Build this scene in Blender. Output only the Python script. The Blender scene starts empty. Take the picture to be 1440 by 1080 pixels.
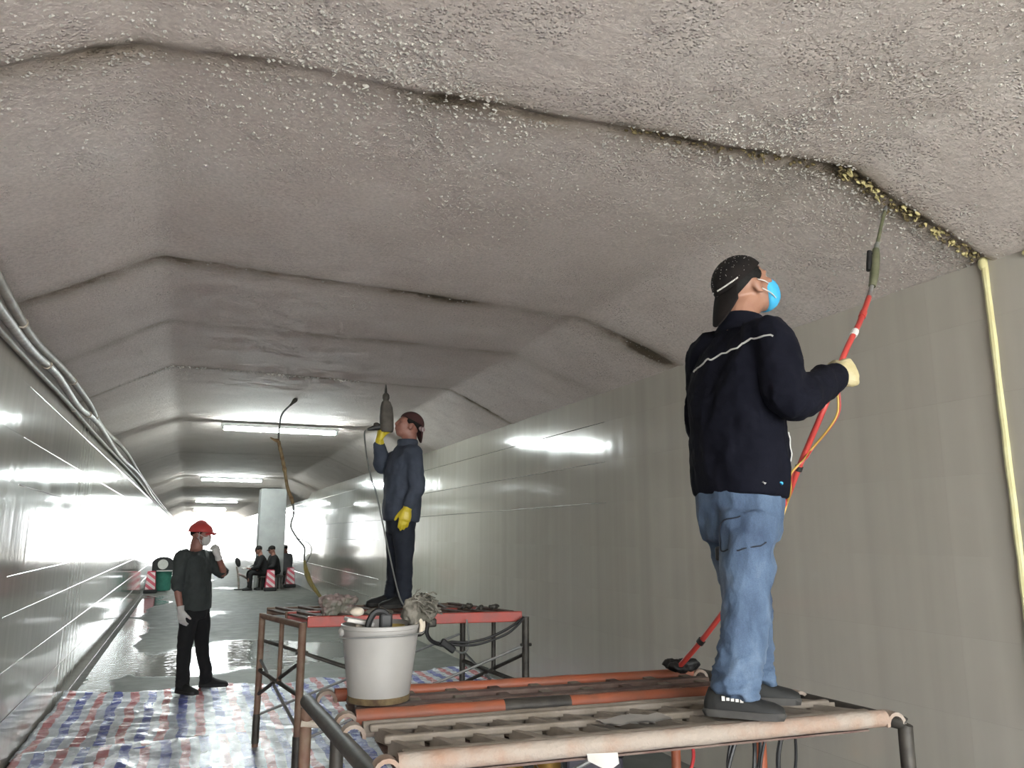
import bpy, math, random
from mathutils import Vector, Matrix, noise
random.seed(7)
V = Vector
PI = math.pi
scene = bpy.context.scene
COL = scene.collection

# ------------------------------------------------------------------ camera, world, exposure
cam_data = bpy.data.cameras.new('camera')
cam = bpy.data.objects.new('camera', cam_data)
COL.objects.link(cam)
cam.location = (0, 0, 1.6)
cam.rotation_euler = (math.radians(90 + 11.006), 0, math.radians(-22.28))
cam_data.sensor_fit = 'HORIZONTAL'
cam_data.sensor_width = 36.0
cam_data.lens = 36.0 * 1090 / 1440
cam_data.clip_start = 0.05
cam_data.clip_end = 500
scene.camera = cam

world = bpy.data.worlds.new('world')
scene.world = world
world.use_nodes = True
bg = world.node_tree.nodes['Background']
bg.inputs['Color'].default_value = (0.95, 0.985, 1.0, 1)
bg.inputs['Strength'].default_value = 3.6

def portal(name, loc, rx, sx, sy):
    d = bpy.data.lights.new(name, 'AREA')
    d.shape = 'RECTANGLE'; d.size = sx; d.size_y = sy
    d.cycles.is_portal = True
    o = bpy.data.objects.new(name, d); COL.objects.link(o)
    o.location = loc; o.rotation_euler = (rx, 0, 0)
portal('portal_near', (1.16, -3.5, 1.6), math.radians(90), 4.5, 3.3)     # shines towards +y
portal('portal_far', (1.16, 58.1, 1.6), math.radians(-90), 4.5, 3.3)     # shines towards -y

sd = bpy.data.lights.new('sun', 'SUN'); sd.energy = 9; sd.angle = math.radians(6); sd.color = (1, .95, .88)
sun = bpy.data.objects.new('sun', sd); COL.objects.link(sun)
sun.rotation_euler = (math.radians(-28), math.radians(8), 0)     # unseen sun added to bounce light off the outside ground into the vault

vs = scene.view_settings
vs.view_transform = 'Standard'; vs.look = 'None'; vs.gamma = 1; vs.exposure = 2.32
vs.use_curve_mapping = False
scene.cycles.max_bounces = 10
scene.cycles.diffuse_bounces = 6
scene.cycles.glossy_bounces = 5
scene.cycles.sample_clamp_indirect = 6
scene.cycles.caustics_reflective = False
scene.cycles.caustics_refractive = False

# ------------------------------------------------------------------ materials
MATS = {}
class NT:
    def __init__(s, m):
        s.t = m.node_tree; s.n = s.t.nodes; s.l = s.t.links
        s.b = s.n['Principled BSDF']
    def new(s, typ, **kw):
        n = s.n.new(typ)
        for k, v in kw.items():
            setattr(n, k, v)
        return n
    def link(s, a, b): s.l.new(a, b)
    def coord(s, kind='Object'):
        if not hasattr(s, 'tc'): s.tc = s.new('ShaderNodeTexCoord')
        return s.tc.outputs[kind]
    def mapping(s, scale=(1, 1, 1), rot=(0, 0, 0), kind='Object'):
        m = s.new('ShaderNodeMapping'); m.inputs['Scale'].default_value = scale
        m.inputs['Rotation'].default_value = rot
        s.link(s.coord(kind), m.inputs['Vector']); return m.outputs['Vector']
    def noise(s, scale, detail=4, rough=.55, vec=None, dist=0):
        n = s.new('ShaderNodeTexNoise')
        n.inputs['Scale'].default_value = scale; n.inputs['Detail'].default_value = detail
        n.inputs['Roughness'].default_value = rough; n.inputs['Distortion'].default_value = dist
        s.link(vec if vec is not None else s.coord(), n.inputs['Vector']); return n.outputs['Fac']
    def ramp(s, fac, stops, interp='LINEAR'):
        r = s.new('ShaderNodeValToRGB'); r.color_ramp.interpolation = interp
        e = r.color_ramp.elements
        while len(e) < len(stops): e.new(.5)
        for i, (p, c) in enumerate(stops):
            e[i].position = p
            e[i].color = (*c, 1) if isinstance(c, tuple) else (c, c, c, 1)
        s.link(fac, r.inputs['Fac']); return r.outputs['Color']
    def math(s, op, a, b=None, c=None, clamp=False):
        m = s.new('ShaderNodeMath', operation=op); m.use_clamp = clamp
        for i, x in enumerate((a, b, c)):
            if x is None: continue
            if isinstance(x, (int, float)): m.inputs[i].default_value = x
            else: s.link(x, m.inputs[i])
        return m.outputs[0]
    def mix(s, fac, a, b, mode='MIX'):
        m = s.new('ShaderNodeMix', data_type='RGBA', blend_type=mode)
        for i, x in ((0, fac), (6, a), (7, b)):
            if isinstance(x, (int, float)): m.inputs[i].default_value = x
            elif isinstance(x, tuple): m.inputs[i].default_value = (*x, 1)
            else: s.link(x, m.inputs[i])
        return m.outputs[2]
    def bump(s, h, strength=.3, dist=.01, prev=None):
        b = s.new('ShaderNodeBump'); b.inputs['Strength'].default_value = strength
        b.inputs['Distance'].default_value = dist
        s.link(h, b.inputs['Height'])
        if prev is not None: s.link(prev, b.inputs['Normal'])
        return b.outputs['Normal']
    def sep(s, vec=None):
        x = s.new('ShaderNodeSeparateXYZ'); s.link(vec if vec is not None else s.coord(), x.inputs[0])
        return x.outputs

def mat(name, col, rough=.6, metal=0, col2=None, nscale=8, lo=.35, hi=.65, bump=0, bscale=60, bdist=.004, emit=None, estr=0, spec=.5, coat=0):
    if name in MATS: return MATS[name]
    m = bpy.data.materials.new(name); m.use_nodes = True
    t = NT(m); b = t.b
    b.inputs['Base Color'].default_value = (*col, 1)
    b.inputs['Roughness'].default_value = rough
    b.inputs['Metallic'].default_value = metal
    b.inputs['Specular IOR Level'].default_value = spec
    b.inputs['Coat Weight'].default_value = coat
    if col2 is not None:
        c = t.ramp(t.noise(nscale, 5), [(lo, col), (hi, col2)])
        t.link(c, b.inputs['Base Color'])
    if bump:
        t.link(t.bump(t.noise(bscale, 4), bump, bdist), b.inputs['Normal'])
    if emit is not None:
        b.inputs['Emission Color'].default_value = (*emit, 1)
        b.inputs['Emission Strength'].default_value = estr
    MATS[name] = m
    return m

# ---- seams of the vault: (y at the left wall, left fold, right fold, right wall, depth, half width)
SEAMS = [(2.75, 2.60, 2.42, 2.39, .020, .055),
         (5.10, 4.78, 5.02, 4.92, .015, .085),
         (6.80, 6.25, 6.30, 6.20, .007, .080),
         (8.50, 7.98, 8.17, 8.30, .016, .045),
         (11.6, 11.2, 11.3, 11.4, .010, .040),
         (16.6, 16.5, 16.5, 16.6, .012, .05)]
XL, XR, XFL, XFR = -1.08, 3.40, -0.27, 2.59
ZW, ZT = 2.87, 3.20

def seam_y(s, x):
    if x <= XFL: t = (x - XL) / (XFL - XL); return s[0] + (s[1] - s[0]) * t
    if x <= XFR: t = (x - XFL) / (XFR - XFL); return s[1] + (s[2] - s[1]) * t
    t = (x - XFR) / (XR - XFR); return s[2] + (s[3] - s[2]) * t

def plaster_material():
    m = bpy.data.materials.new('ceiling_plaster'); m.use_nodes = True
    t = NT(m); b = t.b
    base = t.ramp(t.noise(1.3, 5, .6), [(.3, (.53, .468, .435)), (.55, (.59, .53, .495)), (.75, (.62, .57, .54))])
    fine = t.ramp(t.noise(55, 3), [(.35, .88), (.65, 1.08)])
    base = t.mix(1.0, base, fine, 'MULTIPLY')
    a = t.new('ShaderNodeAttribute', attribute_name='stain', attribute_type='GEOMETRY')
    ns = t.noise(3.5, 5, .65)
    f = t.math('MULTIPLY', a.outputs['Fac'], t.math('MULTIPLY_ADD', ns, 1.6, .1), clamp=True)
    base = t.mix(f, base, (.20, .16, .11))
    dark = t.ramp(f, [(.72, 0.0), (1.0, .75)])
    base = t.mix(dark, base, (.055, .042, .028))
    t.link(base, b.inputs['Base Color'])
    b.inputs['Roughness'].default_value = .82
    b.inputs['Specular IOR Level'].default_value = .3
    g = t.new('ShaderNodeTexVoronoi'); g.inputs['Scale'].default_value = 70
    t.link(t.coord(), g.inputs['Vector'])
    gr = t.ramp(g.outputs['Distance'], [(0.0, 1.0), (.45, 0.0)])
    patch = t.ramp(t.noise(4.5, 3), [(.42, .08), (.62, 1.0)])
    h = t.math('MULTIPLY', gr, patch)
    n1 = t.bump(t.noise(26, 6, .72), .8, .018)
    t.link(t.bump(h, 1.0, .009, n1), b.inputs['Normal'])
    return m

def panel_material():
    m = bpy.data.materials.new('enamel_wall_panel'); m.use_nodes = True
    t = NT(m); b = t.b
    c = t.ramp(t.noise(.9, 4), [(.3, (.375, .352, .308)), (.7, (.42, .398, .352))])
    st = t.noise(1.0, 3, .5, t.mapping((7, 7, .5)))
    c = t.mix(1.0, c, t.ramp(st, [(.3, .93), (.7, 1.04)]), 'MULTIPLY')
    t.link(c, b.inputs['Base Color'])
    r = t.ramp(t.noise(2.3, 4), [(.3, .07), (.7, .12)])
    t.link(r, b.inputs['Roughness'])
    w = t.noise(1.0, 2, .5, t.mapping((5, 5, .7)))
    t.link(t.bump(w, .10, .02), b.inputs['Normal'])
    b.inputs['IOR'].default_value = 1.5
    return m

def floor_material():
    m = bpy.data.materials.new('wet_concrete_floor'); m.use_nodes = True
    t = NT(m); b = t.b
    x, y, z = t.sep()
    n = t.noise(.75, 5, .55, t.mapping((1.0, .6, 1)), .4)
    n2 = t.noise(5, 4)
    def blob(cx, cy, rx, ry, w):
        dx = t.math('DIVIDE', t.math('SUBTRACT', x, cx), rx)
        dy = t.math('DIVIDE', t.math('SUBTRACT', y, cy), ry)
        d = t.math('ADD', t.math('MULTIPLY', dx, dx), t.math('MULTIPLY', dy, dy))
        return t.math('MULTIPLY', t.math('SUBTRACT', 1.0, d, clamp=True), w)
    wet = t.math('ADD', blob(.6, 11.6, 2.3, 1.7, .45), blob(-.85, 14, .35, 9, .35))
    wet = t.math('ADD', wet, blob(-.7, 21.5, .5, 3, .3))
    wet = t.math('ADD', wet, t.math('MULTIPLY_ADD', n2, .10, -.05))
    wet = t.math('ADD', wet, n)
    k = t.ramp(wet, [(.60, 0.0), (.68, 1.0)])
    dry = t.ramp(t.noise(3, 6), [(.3, (.095, .099, .09)), (.7, (.14, .145, .133))])
    t.link(t.mix(k, dry, (.075, .08, .073)), b.inputs['Base Color'])
    t.link(t.mix(k, t.ramp(n2, [(.3, .55), (.7, .75)]), (.06, .06, .06)), b.inputs['Roughness'])
    h = t.math('MULTIPLY', t.noise(30, 5), t.math('SUBTRACT', 1.0, k))
    b.inputs['Specular IOR Level'].default_value = .35
    rip = t.math('MULTIPLY', t.noise(1.0, 3, .5, t.mapping((5, 13, 1))), k)
    t.link(t.bump(rip, .35, .012, t.bump(h, .25, .006)), b.inputs['Normal'])
    return m

def tarp_material(name, period, off, wet):
    m = bpy.data.materials.new(name); m.use_nodes = True
    t = NT(m); b = t.b
    x, y, z = t.sep()
    w = t.math('MULTIPLY_ADD', t.noise(2.2, 3), .10, -.05)
    u = t.math('FRACT', t.math('DIVIDE', t.math('ADD', t.math('ADD', x, w), off), period))
    W = (.47, .50, .56); R = (.40, .07, .075); B = (.05, .07, .34)
    c = t.ramp(u, [(0, R), (.24, W), (.5, B), (.76, W)], 'CONSTANT')
    pale = t.ramp(t.noise(1.6, 4), [(.4, .03), (.8, .35)])
    c = t.mix(pale, c, (.60, .63, .68))
    dirt = t.ramp(t.noise(4.0, 5), [(.6, 0.0), (.85, .4)])
    c = t.mix(dirt, c, (.12, .12, .13))
    t.link(c, b.inputs['Base Color'])
    t.link(t.ramp(t.noise(6, 3), [(.3, .16), (.7, .36)]), b.inputs['Roughness'])
    n1 = t.bump(t.noise(9, 5, .65, t.mapping((1, 2.2, 1))), .5, .02)
    t.link(t.bump(t.noise(45, 3), .3, .004, n1), b.inputs['Normal'])
    return m

def denim_material():
    m = bpy.data.materials.new('faded_denim'); m.use_nodes = True
    t = NT(m); b = t.b
    c = t.ramp(t.noise(5, 5, .6, t.mapping((1, 1, .45))), [(.30, (.026, .046, .088)), (.48, (.066, .104, .168)), (.68, (.165, .215, .285))])
    weave = t.ramp(t.noise(260, 2), [(.3, .85), (.7, 1.12)])
    t.link(t.mix(1.0, c, weave, 'MULTIPLY'), b.inputs['Base Color'])
    b.inputs['Roughness'].default_value = .85
    n1 = t.bump(t.noise(16, 4, .6, t.mapping((1, 1, .6))), .5, .02)
    t.link(n1, b.inputs['Normal'])
    return m

def stripe_material(name, a, c2, scale):
    m = bpy.data.materials.new(name); m.use_nodes = True
    t = NT(m); b = t.b
    x, y, z = t.sep()
    s = t.math('FRACT', t.math('MULTIPLY', t.math('ADD', z, t.math('MULTIPLY', x, .8)), scale))
    t.link(t.ramp(s, [(0, a), (.5, c2)], 'CONSTANT'), b.inputs['Base Color'])
    b.inputs['Roughness'].default_value = .4
    return m

M_CEIL = plaster_material()
M_PANEL = panel_material()
M_FLOOR = floor_material()
M_SPECK = mat('plaster_lumps', (.40, .38, .35), .8, col2=(.47, .45, .41), nscale=30)
M_CONC = mat('bare_concrete', (.27, .275, .27), .75, col2=(.33, .335, .33), nscale=3, bump=.3, bscale=25)
M_JOINT = mat('dark_joint', (.10, .10, .09), .7, col2=(.15, .15, .14))
M_TRIM = mat('polished_joint_trim', (.62, .62, .60), .16, .9, col2=(.55, .55, .53), nscale=3)
M_HOUSE = mat('white_enamel_housing', (.7, .72, .72), .4, col2=(.62, .64, .64))
M_TUBE = mat('lit_tube', (.9, .95, 1), .3, emit=(.90, 1.0, .98), estr=80)
M_ORANGE = mat('orange_scaffold_paint', (.30, .078, .034), .55, col2=(.19, .08, .048), nscale=6, lo=.42, hi=.7, bump=.2)
M_RED = mat('red_scaffold_paint', (.42, .045, .025), .45, col2=(.28, .05, .035), nscale=9, bump=.2)
M_RUST = mat('rusty_brown_tube', (.145, .075, .05), .65, col2=(.20, .135, .09), nscale=14, bump=.3)
M_DARKST = mat('dark_weathered_steel', (.028, .025, .021), .55, .3, col2=(.065, .058, .048), nscale=12, bump=.25)
M_GALV = mat('grey_galvanised_tube', (.21, .215, .215), .4, .55, col2=(.30, .30, .29), nscale=20)
M_MORTAR = mat('mortar_crusted_steel', (.285, .24, .20), .85, col2=(.26, .155, .105), nscale=7, lo=.45, hi=.72, bump=.7, bscale=70, bdist=.006)
M_MORTAR2 = mat('mortar_crusted_deck', (.25, .215, .18), .88, col2=(.18, .15, .115), nscale=9, bump=.6, bscale=60)
M_DECKRED = mat('red_deck_pocket_shade', (.085, .045, .036), .8, col2=(.14, .10, .08), nscale=12, bump=.4)  # red-brown deck colour, kept dark to put shade into the plank pockets
M_BUCKET = mat('white_bucket_plastic', (.27, .26, .245), .45, col2=(.24, .23, .215), nscale=5)
M_GRIME = mat('rust_grime', (.05, .026, .010), .8, col2=(.15, .11, .05), nscale=20)
M_BLACK = mat('black_rubber', (.006, .006, .0065), .55, col2=(.010, .010, .010))
M_CABLE = mat('black_cable_sheath', (.008, .008, .009), .5, col2=(.014, .014, .014))
M_GCABLE = mat('grey_cable_sheath', (.11, .12, .11), .5, col2=(.15, .15, .14))
M_CONDUIT = mat('dusty_conduit', (.26, .24, .205), .6, col2=(.36, .34, .30), nscale=9, bump=.25)
M_FOILED = mat('pale_conduit', (.33, .31, .28), .5, col2=(.50, .48, .45), nscale=16, bump=.5)
M_FOAM = mat('yellow_foam_sealant', (.52, .46, .22), .7, col2=(.40, .33, .15), nscale=14, bump=.4)
M_FOAMP = mat('pale_foam_sealant', (.60, .58, .33), .6, col2=(.55, .50, .26), nscale=10, bump=.3)
M_FOAMD = mat('old_brown_foam', (.07, .05, .022), .8, col2=(.17, .13, .055), nscale=30, bump=.5)
M_SKIN = mat('skin', (.30, .155, .10), .5, col2=(.25, .12, .078), nscale=14)
M_SKINR = mat('ruddy_skin', (.29, .135, .10), .5, col2=(.23, .10, .075), nscale=14)
M_JACKET = mat('dark_navy_twill', (.0022, .0025, .0062), .9, col2=(.0038, .0042, .009), nscale=9, bump=.3, bscale=40, bdist=.01, spec=.15)
M_COAT2 = mat('slate_blue_jacket_cloth', (.030, .040, .060), .85, col2=(.045, .056, .082), nscale=7, bump=.3, bscale=30, bdist=.01)
M_NAVYT = mat('dark_navy_trouser_cloth', (.006, .009, .017), .85, col2=(.011, .015, .026), nscale=8, bump=.3, bscale=30)
M_TSHIRT = mat('charcoal_cotton', (.028, .034, .033), .9, col2=(.04, .047, .045), nscale=7, bump=.3, bscale=25)
M_BLKCLOTH = mat('black_cloth', (.004, .004, .0045), .9, col2=(.007, .007, .0075), nscale=9, bump=.3, bscale=30)
M_HAZEGREY = mat('haze_grey_cloth', (.16, .16, .17), .9, col2=(.21, .21, .22), nscale=6, bump=.2)  # grey partly stands in for haze over the farthest figure
M_JEANS = denim_material()
M_SHOE = mat('black_shoe_suede', (.005, .005, .005), .75, col2=(.010, .0105, .0095), nscale=16, bump=.2)
M_SOLE = mat('grey_shoe_sole', (.03, .028, .026), .75, col2=(.05, .047, .043), nscale=12)
M_CAP = mat('dusty_black_cap', (.005, .0042, .0042), .9, col2=(.012, .009, .008), nscale=10, bump=.2, bscale=80, spec=.2)
M_CAPRED = mat('dark_maroon_cap', (.028, .009, .009), .85, col2=(.045, .012, .012), nscale=12)
M_HAIR = mat('black_hair', (.004, .0035, .003), .7, col2=(.007, .006, .005), nscale=60, bump=.5, bscale=120, spec=.2)
M_BLUE = mat('light_blue_mask', (.04, .34, .60), .7, col2=(.055, .40, .66), nscale=6, bump=.2)
M_WHITE = mat('white_cotton', (.58, .57, .545), .8, col2=(.50, .485, .45), nscale=10, bump=.2)
M_CREAM = mat('cream_cotton_glove', (.42, .355, .19), .85, col2=(.50, .44, .27), nscale=18, bump=.5, bscale=90)
M_YGLOVE = mat('yellow_rubber_glove', (.60, .48, .03), .4, col2=(.50, .38, .02), nscale=14, bump=.2)
M_HELMET = mat('red_hard_hat', (.50, .06, .055), .3, col2=(.44, .05, .05), nscale=4)
M_LANCE = mat('red_lance_paint', (.46, .055, .042), .4, col2=(.38, .04, .035), nscale=9)
M_OLIVE = mat('olive_grip', (.085, .09, .05), .5, col2=(.13, .13, .08), nscale=20)
M_YWIRE = mat('yellow_wire', (.48, .33, .07), .5, col2=(.40, .26, .05))
M_TOOL = mat('dirty_tool_body', (.055, .048, .040), .75, col2=(.09, .08, .067), nscale=14, bump=.4)
M_RAG = mat('dirty_grey_rag', (.07, .065, .05), .9, col2=(.17, .155, .13), nscale=22, lo=.4, hi=.6, bump=.6, bscale=60)
M_PINK = mat('pinkish_plastic_bag', (.33, .25, .235), .5, col2=(.17, .165, .13), nscale=9, lo=.42, hi=.6, bump=.5, bscale=30)
M_ROPE = mat('pale_rope', (.50, .45, .38), .85, col2=(.42, .36, .28), nscale=40, bump=.5)
M_FIBRE = mat('brown_frayed_wrap', (.19, .115, .055), .85, col2=(.33, .26, .14), nscale=24, bump=.6)
M_YELLOWRAG = mat('yellow_strip', (.30, .23, .05), .7, col2=(.22, .20, .09), nscale=12)
M_GREENBIN = mat('green_bin', (.03, .15, .11), .4, col2=(.04, .19, .14))
M_STRIPE = stripe_material('red_white_stripes', (.75, .62, .62), (.62, .10, .14), 5.5)
M_REDSIDE = mat('crimson_plastic', (.42, .02, .06), .45, col2=(.36, .02, .05))
M_BRASS = mat('gold_tin', (.50, .30, .09), .32, .8, col2=(.40, .22, .06), nscale=6)
M_TINRED = mat('red_tin_label', (.35, .03, .03), .4, col2=(.28, .02, .02))
M_BOX = mat('dark_violet_case', (.035, .03, .045), .5, col2=(.055, .05, .065))
M_SHEET = mat('white_plastic_sheet', (.42, .40, .37), .45, col2=(.36, .345, .32), nscale=12)
M_EYE = mat('eye_white', (.75, .73, .70), .3, col2=(.70, .68, .66))
M_IRIS = mat('dark_iris', (.02, .012, .008), .3, col2=(.03, .02, .012))
M_LIP = mat('lips', (.36, .14, .12), .5, col2=(.32, .12, .10))
M_TARPF = tarp_material('striped_tarp_far', .30, .12, 1)
M_TARPN = tarp_material('striped_tarp_near', .28, .22, 0)
M_GROUND = mat('pale_outdoor_concrete', (.50, .50, .48), .8, col2=(.56, .56, .54), nscale=2)

# ------------------------------------------------------------------ mesh builder
ORI = {}
class MB:
    def __init__(s): s.v = []; s.f = []
    def add(s, vs_, fs):
        o = len(s.v); s.v += [V(p) for p in vs_]
        s.f += [tuple(i + o for i in f) for f in fs]; return s
    def loft(s, rings, bulge=0.0, closed=True):
        n = len(rings[0]); vs_ = [p for r in rings for p in r]; fs = []
        for k in range(len(rings) - 1):
            for i in range(n):
                j = (i + 1) % n
                fs.append((k * n + i, k * n + j, (k + 1) * n + j, (k + 1) * n + i))
        if closed:
            for k, sg in ((0, -1), (len(rings) - 1, 1)):
                c = sum((V(p) for p in rings[k]), V()) / n
                ref = sum((V(p) for p in rings[1 if k == 0 else k - 1]), V()) / n
                d = c - ref
                if d.length > 1e-9 and bulge: c = c + d.normalized() * bulge
                vs_.append(c); ci = len(vs_) - 1
                for i in range(n):
                    j = (i + 1) % n
                    fs.append((ci, k * n + j, k * n + i) if sg < 0 else (ci, k * n + i, k * n + j))
        return s.add(vs_, fs)
    def tube(s, pts, r, n=10, round_=False):
        pts = [V(p) for p in pts]; m = len(pts)
        rs = [r] * m if isinstance(r, (int, float)) else list(r)
        T = [(pts[min(i + 1, m - 1)] - pts[max(i - 1, 0)]).normalized() for i in range(m)]
        a = V((0, 0, 1)) if abs(T[0].z) < .9 else V((1, 0, 0))
        u = T[0].cross(a).normalized(); rings = []
        for i in range(m):
            u = (u - T[i] * u.dot(T[i])).normalized(); w = T[i].cross(u)
            rings.append([pts[i] + (u * math.cos(2 * PI * k / n) + w * math.sin(2 * PI * k / n)) * rs[i] for k in range(n)])
        if round_:
            for end in (0, -1):
                c = pts[end]; t = -T[0] if end == 0 else T[-1]; rr = rs[end]; base = rings[end]
                ex = [[c + t * rr * math.sin(q) + (p - c) * math.cos(q) for p in base] for q in (.6, 1.15)]
                if end == 0: rings = ex[::-1] + rings
                else: rings = rings + ex
        return s.loft(rings)
    def ell(s, c, rad, axes=None, n=16, m=10):
        c = V(c); ax = axes or (V((1, 0, 0)), V((0, 1, 0)), V((0, 0, 1)))
        if isinstance(rad, (int, float)): rad = (rad,) * 3
        rings = []
        for k in range(1, m):
            th = PI * k / m
            rings.append([c + ax[0] * rad[0] * math.sin(th) * math.cos(2 * PI * i / n) + ax[1] * rad[1] * math.sin(th) * math.sin(2 * PI * i / n) - ax[2] * rad[2] * math.cos(th) for i in range(n)])
        s.loft(rings); s.v[-2] = c - ax[2] * rad[2]; s.v[-1] = c + ax[2] * rad[2]
        return s
    def box(s, c, size, ax=None):
        c = V(c); ax = ax or (V((1, 0, 0)), V((0, 1, 0)), V((0, 0, 1)))
        h = [q / 2 for q in size]
        vs_ = [c + ax[0] * h[0] * i + ax[1] * h[1] * j + ax[2] * h[2] * k for i in (-1, 1) for j in (-1, 1) for k in (-1, 1)]
        return s.add(vs_, [(0, 1, 3, 2), (4, 6, 7, 5), (0, 4, 5, 1), (2, 3, 7, 6), (0, 2, 6, 4), (1, 5, 7, 3)])
    def mesh(s, name, org, sharp=40, smooth=True):
        me = bpy.data.meshes.new(name)
        me.from_pydata([tuple(p - org) for p in s.v], [], s.f); me.update()
        if smooth:
            me.shade_smooth()
            if sharp: me.set_sharp_from_angle(angle=math.radians(sharp))
        return me
    def build(s, name, material, parent=None, org=None, sharp=40, smooth=True, bevel=0):
        o0 = ORI[parent] if parent else V(org or (0, 0, 0))
        me = s.mesh(name, o0, sharp, smooth); me.materials.append(material)
        o = bpy.data.objects.new(name, me); COL.objects.link(o)
        if parent: o.parent = parent
        else: o.location = o0
        ORI[o] = o0
        if bevel:
            b = o.modifiers.new('bevel', 'BEVEL'); b.width = bevel; b.segments = 2; b.limit_method = 'ANGLE'
        return o

def tag(o, label=None, cat=None, group=None, kind=None):
    if label: o['label'] = label
    if cat: o['category'] = cat
    if group: o['group'] = group
    if kind: o['kind'] = kind
    return o
def thing(name, loc, label, cat, group=None):
    o = bpy.data.objects.new(name, None); COL.objects.link(o)
    o.location = loc; o.empty_display_size = .1; ORI[o] = V(loc)
    return tag(o, label, cat, group)
def empty(name, loc, **kw):
    o = bpy.data.objects.new(name, None); COL.objects.link(o); o.location = loc; ORI[o] = V(loc)
    return tag(o, **kw)

def spline(pts, k=6):
    """smooth curve through points (Catmull-Rom)"""
    p = [V(q) for q in pts]; out = []
    for i in range(len(p) - 1):
        a, b, c, d = p[max(i - 1, 0)], p[i], p[i + 1], p[min(i + 2, len(p) - 1)]
        for j in range(k):
            t = j / k
            out.append(.5 * ((2 * b) + (c - a) * t + (2 * a - 5 * b + 4 * c - d) * t * t + (3 * b - a - 3 * c + d) * t ** 3))
    out.append(p[-1]); return out

def remesh(mb, voxel, smooth=4, fac=.5):
    """weld overlapping closed shells into one continuous surface"""
    me = mb.mesh('tmp', V(), smooth=False)
    o = bpy.data.objects.new('tmp', me); COL.objects.link(o)
    r = o.modifiers.new('r', 'REMESH'); r.mode = 'VOXEL'; r.voxel_size = voxel
    if smooth:
        q = o.modifiers.new('s', 'SMOOTH'); q.iterations = smooth; q.factor = fac
    dg = bpy.context.evaluated_depsgraph_get()
    ev = o.evaluated_get(dg); m2 = bpy.data.meshes.new_from_object(ev)
    out = MB(); out.v = [v.co.copy() for v in m2.vertices]; out.f = [tuple(p.vertices) for p in m2.polygons]
    out.n = [v.normal.copy() for v in m2.vertices]
    bpy.data.objects.remove(o); bpy.data.meshes.remove(me); bpy.data.meshes.remove(m2)
    return out
def wrinkle(mb, amp, scale, stretch=(1, 1, 1), seed=0, mask=None):
    off = V((seed * 3.1, seed * 1.7, seed * 5.3))
    for i, p in enumerate(mb.v):
        q = V((p.x * stretch[0], p.y * stretch[1], p.z * stretch[2])) * scale + off
        d = noise.noise(q) + .5 * noise.noise(q * 2.1)
        d = 1 - 2 * abs(d) - .5
        mb.v[i] = p + mb.n[i] * d * amp * (mask(p) if mask else 1)
    return mb

# ------------------------------------------------------------------ setting: floor, walls, vault
Y0, Y1 = -3.4, 58.0
fl = MB()
fl.box(((XL + XR) / 2 + .06, (Y0 + Y1) / 2, -.15), (XR - XL - .12, Y1 - Y0, .3))
floor = fl.build('floor', M_FLOOR, smooth=False); tag(floor, kind='structure')
ch = MB(); ch.box((XL + .06, (Y0 + Y1) / 2, -.2), (.12, Y1 - Y0, .3))
chn = ch.build('drain_channel', M_JOINT, floor, smooth=False)
gm = MB(); gm.box((1.2, Y1 + 45, -.2), (120, 90, .3)); tag(gm.build('ground', M_GROUND, smooth=False), kind='structure')
gm = MB(); gm.box((1.2, Y0 - 30, -.2), (80, 60, .3)); tag(gm.build('ground', M_GROUND, smooth=False), kind='structure')

def wall(name, x, sgn, rows, length, y_start):
    b = MB(); b.box((x + sgn * .153, (Y0 + Y1) / 2, 1.45), (.30, Y1 - Y0, 3.0))
    w = b.build(name, M_PANEL, smooth=False); tag(w, kind='structure')
    cache = {}
    for r in range(len(rows) - 1):
        z0, z1 = rows[r], rows[r + 1]
        for c in range(int((Y1 - Y0) / length)):
            y = Y0 + c * length
            if r not in cache:
                p = MB(); g = .0002
                p.box((0, 0, 0), (.03, length - 2 * g, z1 - z0 - 2 * g))
                me = p.mesh('panel', V(), smooth=False); me.materials.append(M_PANEL); cache[r] = me
            o = bpy.data.objects.new('panel', cache[r]); COL.objects.link(o)
            o.parent = w; o.location = (x + sgn * .0152, y + length / 2, (z0 + z1) / 2)
    for r in range(1, len(rows) - 1):
        t = MB(); z = rows[r]; ya = 6.1 if (sgn < 0 or z > 1.6) else 15.0
        if sgn > 0 and 1.0 < z < 1.3: continue
        t.tube([(x + sgn * .003, ya, z), (x + sgn * .003, 20, z), (x + sgn * .003, Y1 - .1, z)], .0055, 8)
        t.build('joint_trim', M_TRIM, w)
    return w
wl = wall('wall_left', XL, -1, [-.05, .36, .70, 1.07, 1.33, 1.93, 2.25, 2.60, 2.95], 3.06, 0)
wr = wall('wall_right', XR, 1, [-.05, .40, .77, 1.13, 1.50, 1.88, 2.24, 2.60, 2.95], 3.06, 0)

def vault_z(x):
    z = ZT
    if x < XFL: z = ZT - (XFL - x) * (ZT - ZW) / (XFL - XL)
    if x > XFR: z = ZT - (x - XFR) * (ZT - ZW) / (XR - XFR)
    return z
def vault_smooth(x):
    return (vault_z(x - .05) + vault_z(x) * 2 + vault_z(x + .05)) / 4

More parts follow.
